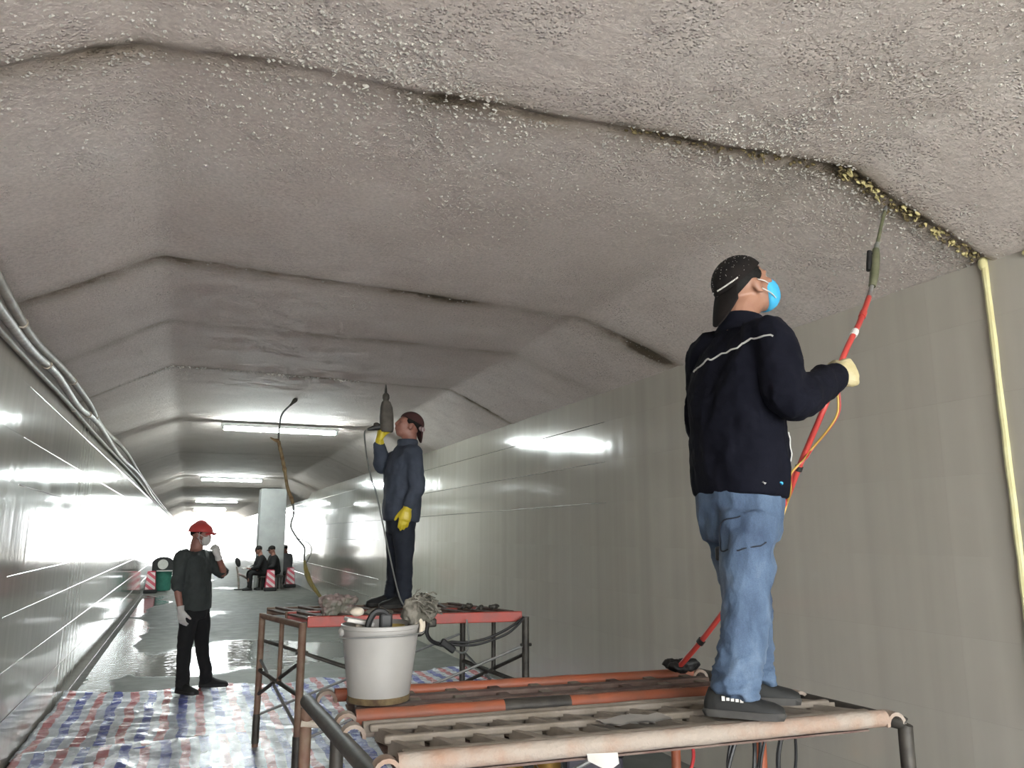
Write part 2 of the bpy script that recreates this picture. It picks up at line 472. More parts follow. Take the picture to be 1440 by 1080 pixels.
def ceiling():
    xs = [XL - .06 + (XR - XL + .12) * i / 168 for i in range(169)]
    ys = []; y = Y0
    while y < Y1:
        ys.append(y)
        if y < .6: y += .12
        else:
            near = min((abs(seam_y(s, x) - y) for s in SEAMS for x in (XL, XFL, 1, XFR, XR)))
            st = .016 if y < 3.4 else .024 if y < 9 else .09 if y < 18 else .6
            if near > .35 and y < 9: st *= 2
            y += st
    ys.append(Y1)
    verts = []; stain = []
    for y in ys:
        for x in xs:
            z = vault_smooth(x); st = 0
            am = 1 if y < 10 else .5
            z += am * (.010 * noise.noise(V((x * 1.1, y * .8, 3))) + .004 * noise.noise(V((x * 5, y * 5, 9))))
            if .5 < y < 9: z += .0022 * noise.noise(V((x * 22, y * 22, 1))) + .002 * noise.noise(V((x * 11, y * 11, 5)))
            for i, s in enumerate(SEAMS):
                d = y - seam_y(s, x)
                if abs(d) > 1.3: continue
                wob = .03 * noise.noise(V((x * 2.3, i * 7, 0))) + .012 * noise.noise(V((x * 11, i * 7, 2)))
                d += wob
                rag = .65 + .7 * abs(noise.noise(V((x * 6, y * 6, i))))
                lv = .62 + .75 * noise.noise(V((x * 1.15, i * 5.0, 11))) + .45 * noise.noise(V((x * 4.0, i * 5.0, 17)))
                lv = max(.12, min(1.15, lv + (.5 if i == 0 and x > XFR - .1 else 0)))
                rag *= lv
                g = math.exp(-(d / (s[5] * .55)) ** 2)
                z += s[4] * g * rag
                if d < 0: z -= s[4] * .5 * math.exp(d / .16) * (1 - g)      # the near lip hangs lower
                else: z += s[4] * .25 * math.exp(-d / .25) * (1 - g)
                k = math.exp(-(d / (s[5] * 1.5)) ** 2) * .85 + .42 * math.exp(-abs(d) / .16) * (1 if d > -.05 else .45)
                k *= (.75 + .5 * noise.noise(V((x * 1.7, i * 3, 4)))) * (.45 + .6 * lv)
                if i == 0 and x > 1.6: k *= 1.15
                if i >= 4 or i == 2: k *= .55
                st = max(st, k)
            if y > 25.0: z -= .16
            verts.append((x, y, z)); stain.append(max(0, min(1, st)))
    nx = len(xs); fs = []
    for j in range(len(ys) - 1):
        for i in range(nx - 1):
            a = j * nx + i
            fs.append((a, a + nx, a + nx + 1, a + 1))
    me = bpy.data.meshes.new('ceiling'); me.from_pydata(verts, [], fs)
    at = me.attributes.new('stain', 'FLOAT', 'POINT'); at.data.foreach_set('value', stain)
    me.update(); me.shade_smooth(); me.materials.append(M_CEIL)
    o = bpy.data.objects.new('ceiling', me); COL.objects.link(o); tag(o, kind='structure'); ORI[o] = V()
    return o
ceil = ceiling()
rf = MB(); rf.box(((XL + XR) / 2, (Y0 + Y1) / 2, 3.75), (XR - XL + .8, Y1 - Y0, .9 - .1))
rf.build('roof_slab', M_CONC, ceil, smooth=False)
for sx in (XL - .2, XR + .2):
    q = MB(); q.box((sx, (Y0 + Y1) / 2, 3.1), (.3, Y1 - Y0, .7)); q.build('haunch', M_CONC, ceil, smooth=False)

# lumps of sprayed plaster on the vault
sp = MB()
def lump(mb, c, r, flat=.7):
    rr = [r * random.uniform(.7, 1.3) for _ in range(6)]
    c = V(c)
    vs_ = [c + V((rr[0], 0, 0)), c + V((0, rr[1], 0)), c - V((rr[2], 0, 0)), c - V((0, rr[3], 0)), c + V((0, 0, r * .4)), c - V((random.uniform(-.3, .3) * r, random.uniform(-.3, .3) * r, rr[4] * flat))]
    mb.add(vs_, [(0, 1, 4), (1, 2, 4), (2, 3, 4), (3, 0, 4), (1, 0, 5), (2, 1, 5), (3, 2, 5), (0, 3, 5)])
cnt = 0
while cnt < 20000:
    x = random.uniform(XL, XR); y = random.uniform(.9, 5.6)
    d = noise.noise(V((x * 1.4, y * 1.4, 8))) + .6 * noise.noise(V((x * 5, y * 5, 2)))
    near = math.exp(-((y - seam_y(SEAMS[0], x) + .12) / .35) ** 2)
    pr = (.13 + .30 * max(0, d + .1)) * (1.0 if y < 2.6 else .45 if y < 3.5 else .14) + .30 * near
    pr *= .35 + .65 * min(1, max(0, (x + .6) / 2.2))
    if random.random() > pr: continue
    dd = y - seam_y(SEAMS[0], x)
    zz = vault_smooth(x) - (SEAMS[0][4] * .5 * math.exp(dd / .16) if dd < -.04 else 0)
    if -.04 <= dd < .04: continue
    lump(sp, (x, y, zz + .002), random.choice((.003, .004, .004, .005, .007, .009)))
    cnt += 1
so = sp.build('plaster_lumps', M_SPECK, ceil, smooth=False); so['kind'] = 'stuff'

# pillar carrying the lowered vault
pm = MB(); pm.box((2.37, 25.6, 1.5), (.78, .8, 3.02))
pil = pm.build('pillar', M_CONC, smooth=False, bevel=.03); tag(pil, kind='structure')

# ------------------------------------------------------------------ ceiling lights
LL = ['long tube light on the vault beyond the hanging cable, nearest of the row', 'second tube light of the row along the vault from the camera',
      'third tube light along the vault, above the red helmet', 'fourth tube light along the vault, small and far', 'farthest tube light of the row, close to the bright exit']
for i, (x, y) in enumerate([(1.15, 11.75), (1.02, 23.2), (.98, 34.6), (.98, 45.8), (.98, 54.5)]):
    z = ZT - (.16 if y > 25 else 0)
    z -= .03
    t = thing('tube_light', (x, y, z), LL[i], 'light', 'tube lights along the vault')
    h = MB(); h.box((x, y, z - .02), (1.66, .12, .05)); h.build('housing', M_HOUSE, t, bevel=.008, smooth=False)
    for s in (-1, 1):
        e = MB(); e.box((x + s * .80, y, z - .06), (.03, .09, .06)); e.build('end_cap', M_HOUSE, t, bevel=.006, smooth=False)
    b = MB(); b.tube([(x - .785, y, z - .075), (x, y, z - .075), (x + .785, y, z - .075)], .024, 12); b.build('tube', M_TUBE, t)

# ------------------------------------------------------------------ conduits in the left corner
def conduit(pts, r, label, material, ties):
    c = spline(pts, 8)
    t = thing('conduit', pts[0], label, 'conduit', 'conduits in the left vault corner')
    MB().tube(c, r, 10).build('pipe', material, t)
    for k in ties:
        i = min(len(c) - 2, int(k * len(c))); d = (c[i + 1] - c[i]).normalized()
        MB().tube([c[i] - d * .012, c[i] + d * .012], r * 1.28, 10).build('tie', M_ROPE, t)
conduit([(-.93, 1.5, 2.86), (-.94, 3.0, 2.845), (-.95, 4.2, 2.83), (-.985, 5.4, 2.80), (-.975, 6.8, 2.84), (-.97, 8.3, 2.83), (-1.0, 10, 2.80), (-.97, 13, 2.84), (-1.0, 18, 2.80), (-.98, 26, 2.70), (-.99, 40, 2.68), (-.99, 57, 2.68)], .026,
        'dusty grey conduit in the left vault corner, highest of three', M_CONDUIT, (.13, .25, .39, .5))
conduit([(-1.0, 1.5, 2.80), (-1.0, 3.0, 2.79), (-1.005, 4.4, 2.775), (-1.02, 5.6, 2.765), (-1.01, 6.6, 2.79), (-1.02, 8.0, 2.755), (-1.0, 9.5, 2.79), (-1.03, 13, 2.75), (-1.01, 18, 2.78), (-1.02, 26, 2.66), (-1.03, 40, 2.66), (-1.03, 57, 2.66)], .028,
        'thick dusty conduit in the left vault corner, middle of three', M_FOILED, (.16, .33, .5))
conduit([(-1.045, 1.5, 2.715), (-1.045, 3.5, 2.715), (-1.05, 5.5, 2.71), (-1.05, 7.5, 2.72), (-1.05, 10, 2.705), (-1.05, 18, 2.71), (-1.05, 26, 2.61), (-1.055, 40, 2.62), (-1.055, 57, 2.62)], .017,
        'thin conduit against the left wall panels, lowest of three', M_CONDUIT, (.2, .4))

# ------------------------------------------------------------------ sealant foam
def blob_strip(seam, x0, x1, n, rmin, rmax, name, label, m, drip=0):
    b = MB()
    for _ in range(n):
        x = random.uniform(x0, x1); s = SEAMS[seam]
        y = seam_y(s, x) + random.gauss(0, .020) - .03 * noise.noise(V((x * 2.3, seam * 7, 0)))
        z = vault_smooth(x) + random.uniform(-.004, .008)
        r = random.uniform(rmin, rmax)
        b.ell((x, y, z), (r * random.uniform(.8, 1.9), r * random.uniform(.6, 1.0), r * random.uniform(.7, 1.2)), n=8, m=5)
        if drip and random.random() < drip:
            b.tube([(x, y, z), (x + random.uniform(-.01, .01), y, z - r), (x + random.uniform(-.02, .02), y, z - r * random.uniform(1.6, 3))], [r * .5, r * .35, r * .2], 6)
    o = b.build(name, m); tag(o, label, 'sealant', kind='stuff'); return o
blob_strip(0, 2.60, 3.36, 44, .004, .012, 'foam_sealant', 'yellow foam squeezed from the cracked seam above the lance tip', M_FOAM, .45)
blob_strip(0, 2.55, 3.38, 90, .004, .011, 'old_sealant', 'brown crumbling filler inside the cracked seam above the lance tip', M_FOAMD, .15)
blob_strip(0, .35, 1.0, 16, .004, .007, 'plaster_drips', 'small pale drips on the near seam, far side from the lance', M_SPECK, .8)
blob_strip(0, 1.5, 2.45, 50, .004, .009, 'seam_filler', 'brownish filler lumps along the flat part of the near seam', M_FOAMD, .2)
blob_strip(3, -.75, 1.6, 130, .005, .013, 'seam_patches', 'whitish flakes along the seam before the first tube light', M_SPECK, .4)
bd = MB()
pts = []
for i in range(26):
    z = 2.885 - i * .082
    pts.append((XR - .006 - .003 * noise.noise(V((z * 6, 0, 0))), 2.385 + .006 * noise.noise(V((z * 3, 1, 0))), z))
bd.tube(pts, [.0155 + .004 * noise.noise(V((p[2] * 9, 2, 0))) for p in pts], 8)
bd.ell((XR - .012, 2.39, 2.86), (.018, .022, .034), n=10, m=6)
tag(bd.build('sealant_bead', M_FOAMP), 'pale yellow sealant bead running down the right wall from the seam', 'sealant')
bd = MB(); bd.ell((XR - .012, 2.17, 2.845), (.016, .03, .018), n=10, m=6); bd.ell((XR - .012, 2.13, 2.84), (.014, .03, .014), n=10, m=6)
tag(bd.build('sealant_blob', M_FOAMP), 'short yellow sealant dab under the vault, beyond the long bead', 'sealant')

# ------------------------------------------------------------------ tarpaulins
def tarp(name, x0, x1, ya, yb, m, z0, label, seed, edge):
    nx, ny = 150, 110; top = []
    for j in range(ny + 1):
        for i in range(nx + 1):
            a, b = i / nx, j / ny
            x = x0 + (x1 - x0) * a; y = ya + (yb - ya) * b
            if b > .8: y += edge * noise.noise(V((x * 1.5, seed, 0))) * (b - .8) / .2
            if b < .1: y += .05 * noise.noise(V((x * 2, seed, 5)))
            p = V((x * 2.6, y * 3.2, seed))
            h = .006 + .020 * max(0, noise.noise(p)) + .016 * max(0, .22 - abs(noise.noise(p * 1.3 + V((0, 0, 4))))) * 3
            h += .007 * noise.noise(V((x * 9, y * 9, seed)))
            top.append(V((x + .03 * noise.noise(p * .7), y, z0 + max(.004, h))))
    n = len(top); w = nx + 1; f = []
    for j in range(ny):
        for i in range(nx):
            a = j * w + i; f.append((a, a + 1, a + w + 1, a + w))
    f2 = [tuple(q + n for q in reversed(t)) for t in f]
    rim = [i for i in range(w)] + [j * w + nx for j in range(1, ny + 1)] + [ny * w + i for i in range(nx - 1, -1, -1)] + [j * w for j in range(ny - 1, 0, -1)]
    f3 = [(rim[k], rim[k] + n, rim[(k + 1) % len(rim)] + n, rim[(k + 1) % len(rim)]) for k in range(len(rim))]
    b = MB(); b.add(top + [p - V((0, 0, .003)) for p in top], f + f2 + f3)
    o = b.build(name, m, sharp=0); tag(o, label, 'tarpaulin', 'striped tarpaulins on the floor'); return o
tarp('striped_tarpaulin', -1.06, 3.30, 6.85, 9.35, M_TARPF, .004, 'red, white and blue striped tarpaulin under the man in the red helmet', 3, .5)
tarp('striped_tarpaulin', -1.05, 1.45, .2, 7.02, M_TARPN, .016, 'striped tarpaulin nearer the camera, overlapping the one behind', 8, .05)

# ------------------------------------------------------------------ scaffolds
def bar(name, a, b, r, m, parent, n=10):
    return MB().tube([a, (V(a) + V(b)) / 2, b], r, n).build(name, m, parent)

# rear scaffold
FLb, BLb, FRb, BRb = V((.78, 5.74, 0)), V((.58, 6.55, 0)), V((2.37, 5.52, 0)), V((2.17, 6.38, 0))
ZB = 1.0
sb = thing('scaffold', (1.47, 6.05, 0), 'rusty scaffold farther from the camera, under the man with the tool', 'scaffold')
up = lambda p, z: V((p.x, p.y, z))
for p, m, r in ((FLb, M_RUST, .027), (BLb, M_RUST, .024), (FRb, M_DARKST, .027), (BRb, M_DARKST, .024)):
    leg = MB(); leg.tube([up(p, .0), up(p, .5), up(p, ZB)], r, 12); lg = leg.build('leg', m, sb)
    MB().tube([up(p, .0), up(p, .012)], r * 1.9, 12).build('foot_plate', M_DARKST, lg)
    MB().tube([up(p, .05), up(p, .26)], r * 1.15, 12).build('socket', M_DARKST, lg)
for a, b, m in ((FLb, BLb, M_RUST), (FRb, BRb, M_DARKST)):
    bar('end_tube', up(a, ZB - .02), up(b, ZB - .02), .022, m, sb)
    bar('end_tube', up(a, .52), up(b, .58), .017, M_DARKST, sb)
    mid = a.lerp(b, .48); bar('inner_post', up(mid, .55), up(mid, ZB - .02), .017, m, sb)
    bar('brace', up(a, .30), up(b, .66), .011, M_GALV, sb); bar('brace', up(a, .74), up(b, .40), .014, M_DARKST, sb)
for a, b in ((FRb, BLb),):
    pass
bar('cross_brace', up(FRb, .80), up(FLb, .22), .010, M_GALV, sb, 8)
bar('cross_brace', up(FLb, .80), up(FRb, .22), .010, M_DARKST, sb, 8)
bar('cross_brace', up(BRb, .80), up(BLb, .25), .010, M_GALV, sb, 8)
bar('cross_brace', up(BLb, .80), up(BRb, .25), .013, M_DARKST, sb, 8)
for p in (FLb, FRb):
    q = MB(); q.tube([up(p, .80) - V((.04, 0, 0)), up(p, .80) + V((.045, 0, 0))], .012, 8); q.build('lock_pin', M_DARKST, sb)

def quad_board(name, A, B, Cc, D, z, th, deck, rail, label, ribs, cat='plank'):
    """hook-on plank between corners A(front left) B(front right) Cc(back right) D(back left)"""
    t = thing(name, A.lerp(Cc, .5) + V((0, 0, z)), label, cat, 'rear scaffold planks')
    ax = (B - A).normalized(); ay = (D - A).normalized(); az = V((0, 0, 1))
    b = MB(); vs_ = [p + V((0, 0, z + h)) for h in (-.012, 0) for p in (A, B, Cc, D)]
    b.add(vs_, [(3, 2, 1, 0), (4, 5, 6, 7), (0, 1, 5, 4), (1, 2, 6, 5), (2, 3, 7, 6), (3, 0, 4, 7)]); b.build('deck', deck, t, smooth=False)
    for P, Q in ((A, B), (D, Cc)):
        m_ = MB(); m_.box((P + Q) / 2 + V((0, 0, z - th / 2 + .012)), ((Q - P).length, .035, th), (ax, ax.cross(az).normalized(), az))
        m_.build('side_rail', rail, t, smooth=False, bevel=.006)
    for k in range(ribs):
        f = (k + .5) / ribs; P = A.lerp(B, f); Q = D.lerp(Cc, f)
        m_ = MB(); m_.box((P + Q) / 2 + V((0, 0, z + .008)), (.05, (Q - P).length, .018), (ax, ay, az)); m_.build('cleat', deck, t, smooth=False, bevel=.004)
    return t
lerp = lambda a, b, f: a.lerp(b, f)
ex = (FRb - FLb).normalized() * .03
A, B, Cc, D = FLb + ex, FRb - ex, lerp(FRb, BRb, .46) - ex, lerp(FLb, BLb, .46) + ex
quad_board('scaffold_plank', A, B, Cc, D, ZB + .03, .075, M_DECKRED, M_RED, 'red edged plank at the front of the rear scaffold', 9)
A, B, Cc, D = lerp(FLb, BLb, .52) + ex, lerp(FRb, BRb, .52) - ex, BRb - ex, BLb + ex
quad_board('scaffold_plank', A, B, Cc, D, ZB + .03, .06, M_DECKRED, M_RUST, 'brown plank behind the red edged one, under the second worker', 9)

# front scaffold
sa = thing('scaffold', (1.37, 2.65, 0), 'front scaffold nearest the camera, orange back legs, under the man in jeans', 'scaffold')
LA, LAm, LAb = V((.50, 2.13, 0)), V((.49, 2.68, 0)), V((.465, 3.2, 0))
RA, RAm, RAb = V((2.265, 2.06, 0)), V((2.20, 2.72, 0)), V((2.165, 3.28, 0))
ZA = .985
for p, m in ((LA, M_DARKST), (LAm, M_DARKST), (LAb, M_RUST), (RAm, M_ORANGE), (RAb, M_ORANGE)):
    lg = MB().tube([up(p, 0), up(p, .5), up(p, ZA - .03)], .022, 12).build('leg', m, sa)
    MB().tube([up(p, 0), up(p, .012)], .045, 12).build('foot_plate', M_DARKST, lg)
lg = MB().tube(spline([up(RA, 0), up(RA, .5), up(RA, .93), up(RA, .975), up(RA, ZA) + V((-.02, .03, 0)), up(RA, ZA) + V((-.03, .08, 0))], 4), .024, 12).build('leg', M_DARKST, sa)
bar('end_tube', up(LA, ZA - .01) - V((0, .0, 0)), up(LAb, ZA - .01), .026, M_DARKST, sa, 14)
bar('end_tube', up(RA, ZA) + V((-.03, .06, 0)), up(RAb, ZA), .024, M_DARKST, sa, 14)
bar('end_tube', up(LA, .45), up(LAb, .45), .018, M_DARKST, sa); bar('end_tube', up(RA, .45), up(RAb, .45), .018, M_DARKST, sa)
bar('cross_brace', up(RA, .80), up(LA, .15), .011, M_GALV, sa, 8)
bar('cross_brace', up(LA, .93), up(RA, .25), .011, M_MORTAR, sa, 8)
bar('cross_brace', up(RAb, .78), up(LAb, .2), .011, M_GALV, sa, 8)
MB().tube([up(RA, .80) - V((.03, .03, 0)), up(RA, .80) + V((.02, .0, 0))], .014, 8).build('lock_pin', M_DARKST, sa)
MB().tube([up(LAb, .9) + V((-.02, -.01, 0)), up(LAb, .9) + V((.06, -.02, -.01))], .013, 8).build('lock_pin', M_ROPE, sa)

def hook(P, out, m, parent, r=.032, w=.05):
    """curved strap reaching from a side tube over the end tube"""
    az = V((0, 0, 1)); side = V((-out.y, out.x, 0))
    cen = V(P) + out * .0; ring = []
    rings = []
    for k in range(9):
        a = math.radians(-10 + 190 * k / 8)
        c = cen + out * (-math.cos(a) * -1) * r + az * math.sin(a) * r if False else cen + out * (-r * math.cos(a)) + az * (r * math.sin(a))
        n_ = (c - cen).normalized()
        rings.append([c + side * w / 2 + n_ * .007, c - side * w / 2 + n_ * .007, c - side * w / 2 - n_ * .005, c + side * w / 2 - n_ * .005])
    return MB().loft(rings).build('hook', m, parent, smooth=True, sharp=50)

def ladder_plank(name, A, B, Cc, D, z, label, mtube, mdeck, msheet, style):
    t = thing(name, A.lerp(Cc, .5) + V((0, 0, z)), label, 'plank', 'front scaffold planks')
    ax = (B - A).normalized(); ay = V((-ax.y, ax.x, 0)); az = V((0, 0, 1)); Z_ = V((0, 0, z))
    for P, Q, rr in ((A, B, .027), (D, Cc, .024)):
        pts = [P + Z_ + (Q - P) * (k / 24) for k in range(25)]
        MB().tube(pts, [rr + (.003 * noise.noise(V((p.x * 9, p.y, 3)))) for p in pts], 14).build('side_tube', mtube[0] if P is A else mtube[1], t)
        for E, o in ((P, -1), (Q, 1)):
            hook(E + Z_ + ax * o * .03 - V((0, 0, .018)), ax * o, M_MORTAR, t)
    L = (B - A).length
    c4 = (A + B + Cc + D) / 4 + Z_
    wd = (D - A).length
    MB().box(c4 - V((0, 0, .036)), (L * .96, wd - .02, .006), (ax, ay, az)).build('deck_pan', msheet, t, smooth=False)  # dark sheet paints the shade in the pockets and between the slats
    if style == 'lattice':
        for f, w in ((.10, .028), (.52, .026), (.90, .026)):
            P = A.lerp(D, f) + Z_; Q = B.lerp(Cc, f) + Z_
            MB().box((P + Q) / 2 + V((0, 0, .012)), (L * .97, w, .022), (ax, ay, az)).build('deck_strip', mdeck, t, smooth=False, bevel=.006)
        n = 13
        for row, (f0, f1) in enumerate(((.10, .52), (.52, .90))):
            for k in range(n):
                f = (k + .5) / n
                P = (A.lerp(B, f)).lerp(D.lerp(Cc, f), f0) + Z_; Q = (A.lerp(B, f)).lerp(D.lerp(Cc, f), f1) + Z_
                d = Q - P; d2 = d + ax * -.07; d2n = d2.normalized(); sd = az.cross(d2n)
                m_ = MB(); a_ = P + ax * .05
                h = .030
                vs_ = []
                for e, wv in ((P + ax * .045, .030), (P + ax * .045 + d2, .007)):
                    vs_ += [e + ax * wv + az * .012, e - ax * wv + az * .012, e - ax * wv * 1.1 - az * h * .9, e + ax * (wv * 1.1) - az * h * .9]
                m_.add(vs_, [(0, 1, 2, 3), (7, 6, 5, 4), (0, 4, 5, 1), (1, 5, 6, 2), (2, 6, 7, 3), (3, 7, 4, 0)])
                m_.build('deck_rib', mdeck, t, smooth=False)
    else:
        for f, w in ((.36, .05), (.68, .05)):
            P = A.lerp(D, f) + Z_; Q = B.lerp(Cc, f) + Z_
            MB().box((P + Q) / 2 + V((0, 0, .0)), (L * .96, w, .02), (ax, ay, az)).build('deck_strip', mdeck, t, smooth=False, bevel=.005)
        for k in range(9):
            f = (k + .5) / 9; P = A.lerp(B, f) + Z_; Q = D.lerp(Cc, f) + Z_
            MB().box((P + Q) / 2 - V((0, 0, .006)), (.045, wd, .02), (ax, ay, az)).build('deck_rib', M_MORTAR2 if k % 3 else M_DECKRED, t, smooth=False, bevel=.004)
    return t
p1 = ladder_plank('scaffold_plank', V((.56, 2.175, 0)), V((2.19, 2.075, 0)), V((2.15, 2.475, 0)), V((.55, 2.58, 0)), 1.0,
                  'mortar crusted lattice plank under the black shoes, nearest the camera', (M_MORTAR, M_MORTAR2), M_MORTAR2, M_DECKRED, 'lattice')
p2 = ladder_plank('scaffold_plank', V((.56, 2.745, 0)), V((2.12, 2.62, 0)), V((2.09, 3.02, 0)), V((.56, 3.15, 0)), 1.0,
                  'orange scaffold plank behind the lattice one, carrying the bucket', (M_ORANGE, M_ORANGE), M_DECKRED, M_DECKRED, 'slats')
# dark scuffed sleeve on the orange tube
a0 = V((.56, 2.745, 1.0)); a1 = V((2.12, 2.62, 1.0))
MB().tube([a0.lerp(a1, .33), a0.lerp(a1, .40), a0.lerp(a1, .49)], .029, 14).build('tape_wrap', M_DARKST, p2)
# torn white paper stuck on the lattice plank
q = MB()
for k in range(3):
    x = 1.22 + k * .06; pts = []
    for j in range(4):
        for i in range(4):
            pts.append(V((x + i * .035, 2.20 + j * .03, 1.030 + .012 * noise.noise(V((x * 20 + i, j * .9, k))) + .006)))
    fs = [(j * 4 + i, j * 4 + i + 1, (j + 1) * 4 + i + 1, (j + 1) * 4 + i) for j in range(3) for i in range(3)]
    n0 = len(pts); q.add(pts + [p - V((0, 0, .004)) for p in pts], fs + [tuple(n0 + e for e in reversed(f)) for f in fs])
tag(q.build('mortar_scraps', M_SHEET), 'crumpled pale scraps lying on the lattice plank', 'scraps', kind='stuff')

# white sheet end hanging below the front tube
q = MB(); pts = []
for j in range(5):
    for i in range(6):
        pts.append(V((1.10 + i * .020 + .0 * j, 2.120 - .002 * j, .985 - j * .013 * (1 - abs(i - 3.3) / 5) + .004 * noise.noise(V((i, j, 0))))))
fs = [(j * 6 + i, j * 6 + i + 1, (j + 1) * 6 + i + 1, (j + 1) * 6 + i) for j in range(4) for i in range(5)]
n0 = len(pts); q.add(pts + [p + V((0, .003, 0)) for p in pts], fs + [tuple(n0 + e for e in reversed(f)) for f in fs])
tag(q.build('plastic_flap', M_SHEET), 'white plastic flap hanging under the mortar crusted front tube', 'plastic')

# ------------------------------------------------------------------ bucket and what is in it
bx, by, bz = .665, 2.87, 1.024
bk = thing('bucket', (bx, by, bz), 'large white plastic bucket standing on the orange plank', 'bucket')
def lathe(mb, c, prof, n=36):
    c = V(c); mb.loft([[c + V((r * math.cos(2 * PI * i / n), r * math.sin(2 * PI * i / n), z)) for i in range(n)] for r, z in prof]); return mb
lathe(MB(), (bx, by, bz), [(.02, .001), (.095, 0), (.106, .006), (.118, .10), (.131, .20), (.1365, .248), (.1405, .25), (.1405, .262), (.136, .264), (.131, .255), (.124, .18), (.110, .06), (.10, .012), (.02, .010)]).build('body', M_BUCKET, bk)
lathe(MB(), (bx, by, bz), [(.02, .130), (.1, .134), (.110, .128), (.110, .12), (.02, .12)]).build('slurry', M_RAG, bk)
lathe(MB(), (bx, by, bz), [(.1072, .003), (.1085, .010), (.1100, .022), (.1085, .024), (.1055, .004)]).build('rust_ring', M_GRIME, bk)
for s in (-1, 1):
    MB().ell((bx + s * .139, by, bz + .238), (.012, .02, .016), n=12, m=8).build('ear', M_BUCKET, bk)
MB().tube(spline([(bx - .142, by, bz + .24), (bx - .15, by - .05, bz + .225), (bx - .08, by - .135, bz + .232), (bx + .06, by - .15, bz + .235), (bx + .14, by - .07, bz + .235), (bx + .142, by, bz + .24)], 5), .0028, 6).build('bail', M_GALV, bk)
# items in the bucket
t = thing('trowel', (bx - .045, by - .03, bz + .14), 'black looped handle standing in the white bucket', 'tool')
MB().tube(spline([(bx - .055, by - .04, bz + .15), (bx - .058, by - .045, bz + .25), (bx - .035, by - .05, bz + .305), (bx + .005, by - .05, bz + .30), (bx + .018, by - .045, bz + .25), (bx + .012, by - .04, bz + .15)], 5), [.012] * 26, 8).build('handle', M_BLACK, t)
MB().box((bx + .006, by - .048, bz + .26), (.045, .028, .085)).build('grip', M_BLACK, t, bevel=.008, smooth=False)
t = thing('float_tool', (bx - .09, by + .02, bz + .2), 'pale knob handled float leaning in the bucket, left of the black handle', 'tool')
MB().ell((bx - .085, by + .01, bz + .305), (.026, .024, .016), n=14, m=8).build('knob', M_ROPE, t)
MB().box((bx - .075, by + .02, bz + .27), (.10, .07, .015), (V((.95, 0, -.2)).normalized(), V((0, 1, 0)), V((.2, 0, .95)).normalized())).build('plate', M_SHEET, t, bevel=.004, smooth=False)
MB().tube([(bx - .07, by + .03, bz + .14), (bx - .075, by + .02, bz + .27)], .012, 8).build('stem', M_ROPE, t)
t = MB(); lathe(t, (bx + .05, by + .02, bz + .15), [(.01, 0), (.04, 0), (.045, .10), (.042, .103), (.038, .02), (.01, .015)], 20)
tag(t.build('yellow_cup', mat('ochre_plastic', (.34, .24, .06), .6, col2=(.28, .2, .05))), 'ochre cup standing in the bucket behind the handle', 'cup')
def crumple(name, c, rad, m, label, cat, seed, voxel=.008, amp=.012, lumps=9, parent=None):
    b = MB(); rnd = random.Random(seed)
    for _ in range(lumps):
        d = V((rnd.uniform(-1, 1) * rad[0], rnd.uniform(-1, 1) * rad[1], rnd.uniform(-.7, .9) * rad[2])) * .6
        b.ell(V(c) + d, tuple(rad[i] * rnd.uniform(.35, .6) for i in range(3)), n=12, m=8)
    r = wrinkle(remesh(b, voxel, 2), amp, 26, seed=seed); o = r.build(name, m, parent, sharp=0)
    if not parent: tag(o, label, cat)
    return o
rg = crumple('mop_head', (bx + .130, by - .035, bz + .305), (.062, .045, .06), M_RAG, 'ragged grey brush head leaning out of the bucket', 'brush', 4, .007, .014, 12)
MB().tube([(bx + .05, by - .02, bz + .16), (bx + .13, by - .035, bz + .29)], .016, 10).build('handle', M_TOOL, rg)
strands = MB(); rnd = random.Random(3)
for k in range(60):
    a = V((bx + .13 + rnd.uniform(-.04, .04), by - .06 + rnd.uniform(-.02, .03), bz + .33 + rnd.uniform(-.04, .04)))
    d = V((rnd.uniform(-.2, 1), rnd.uniform(-.8, .2), rnd.uniform(-.9, .3))).normalized() * rnd.uniform(.03, .06)
    strands.tube([a, a + d * .5 + V((0, 0, .008)), a + d], .0028, 5)
so = strands.build('bristles', M_RAG, rg); so['kind'] = 'stuff'
rp = MB()
for k in range(3):
    a = -.55 + .16 * k
    P_ = lambda r, z: (bx + r * math.cos(a), by + r * math.sin(a), bz + z)
    rp.tube(spline([P_(.10, .20), P_(.125, .262), P_(.142, .278 + .004 * k), P_(.152, .262), P_(.150, .235)], 5), .0075, 8, True)
tag(rp.build('rope_loop', M_ROPE), 'pale rope loops over the right rim of the bucket', 'rope')

# ------------------------------------------------------------------ things on and under the rear scaffold
crumple('plastic_bag', (1.03, 5.83, 1.098), (.14, .09, .085), M_PINK, 'pinkish grey crumpled bag at the left end of the rear scaffold', 'bag', 11, .010, .020, 12)
for c, r, lab, sd in (((1.98, 5.72, 1.062), (.045, .04, .035), 'dark lump on the rear scaffold, nearest the second worker', 21), ((2.07, 5.70, 1.055), (.035, .03, .026), 'small brown lump on the rear scaffold, second from the worker', 22),
                      ((2.20, 5.74, 1.056), (.05, .03, .027), 'flat dark lump on the rear scaffold near its right end', 23)):
    crumple('mortar_lump', c, r, M_DARKST, lab, 'rubble', sd, .006, .006, 6)
crumple('cloth_wad', (1.30, 5.68, 1.06), (.11, .06, .035), M_RAG, 'grey brown rag on the red edged plank before the second worker', 'rag', 31, .008, .012, 8)
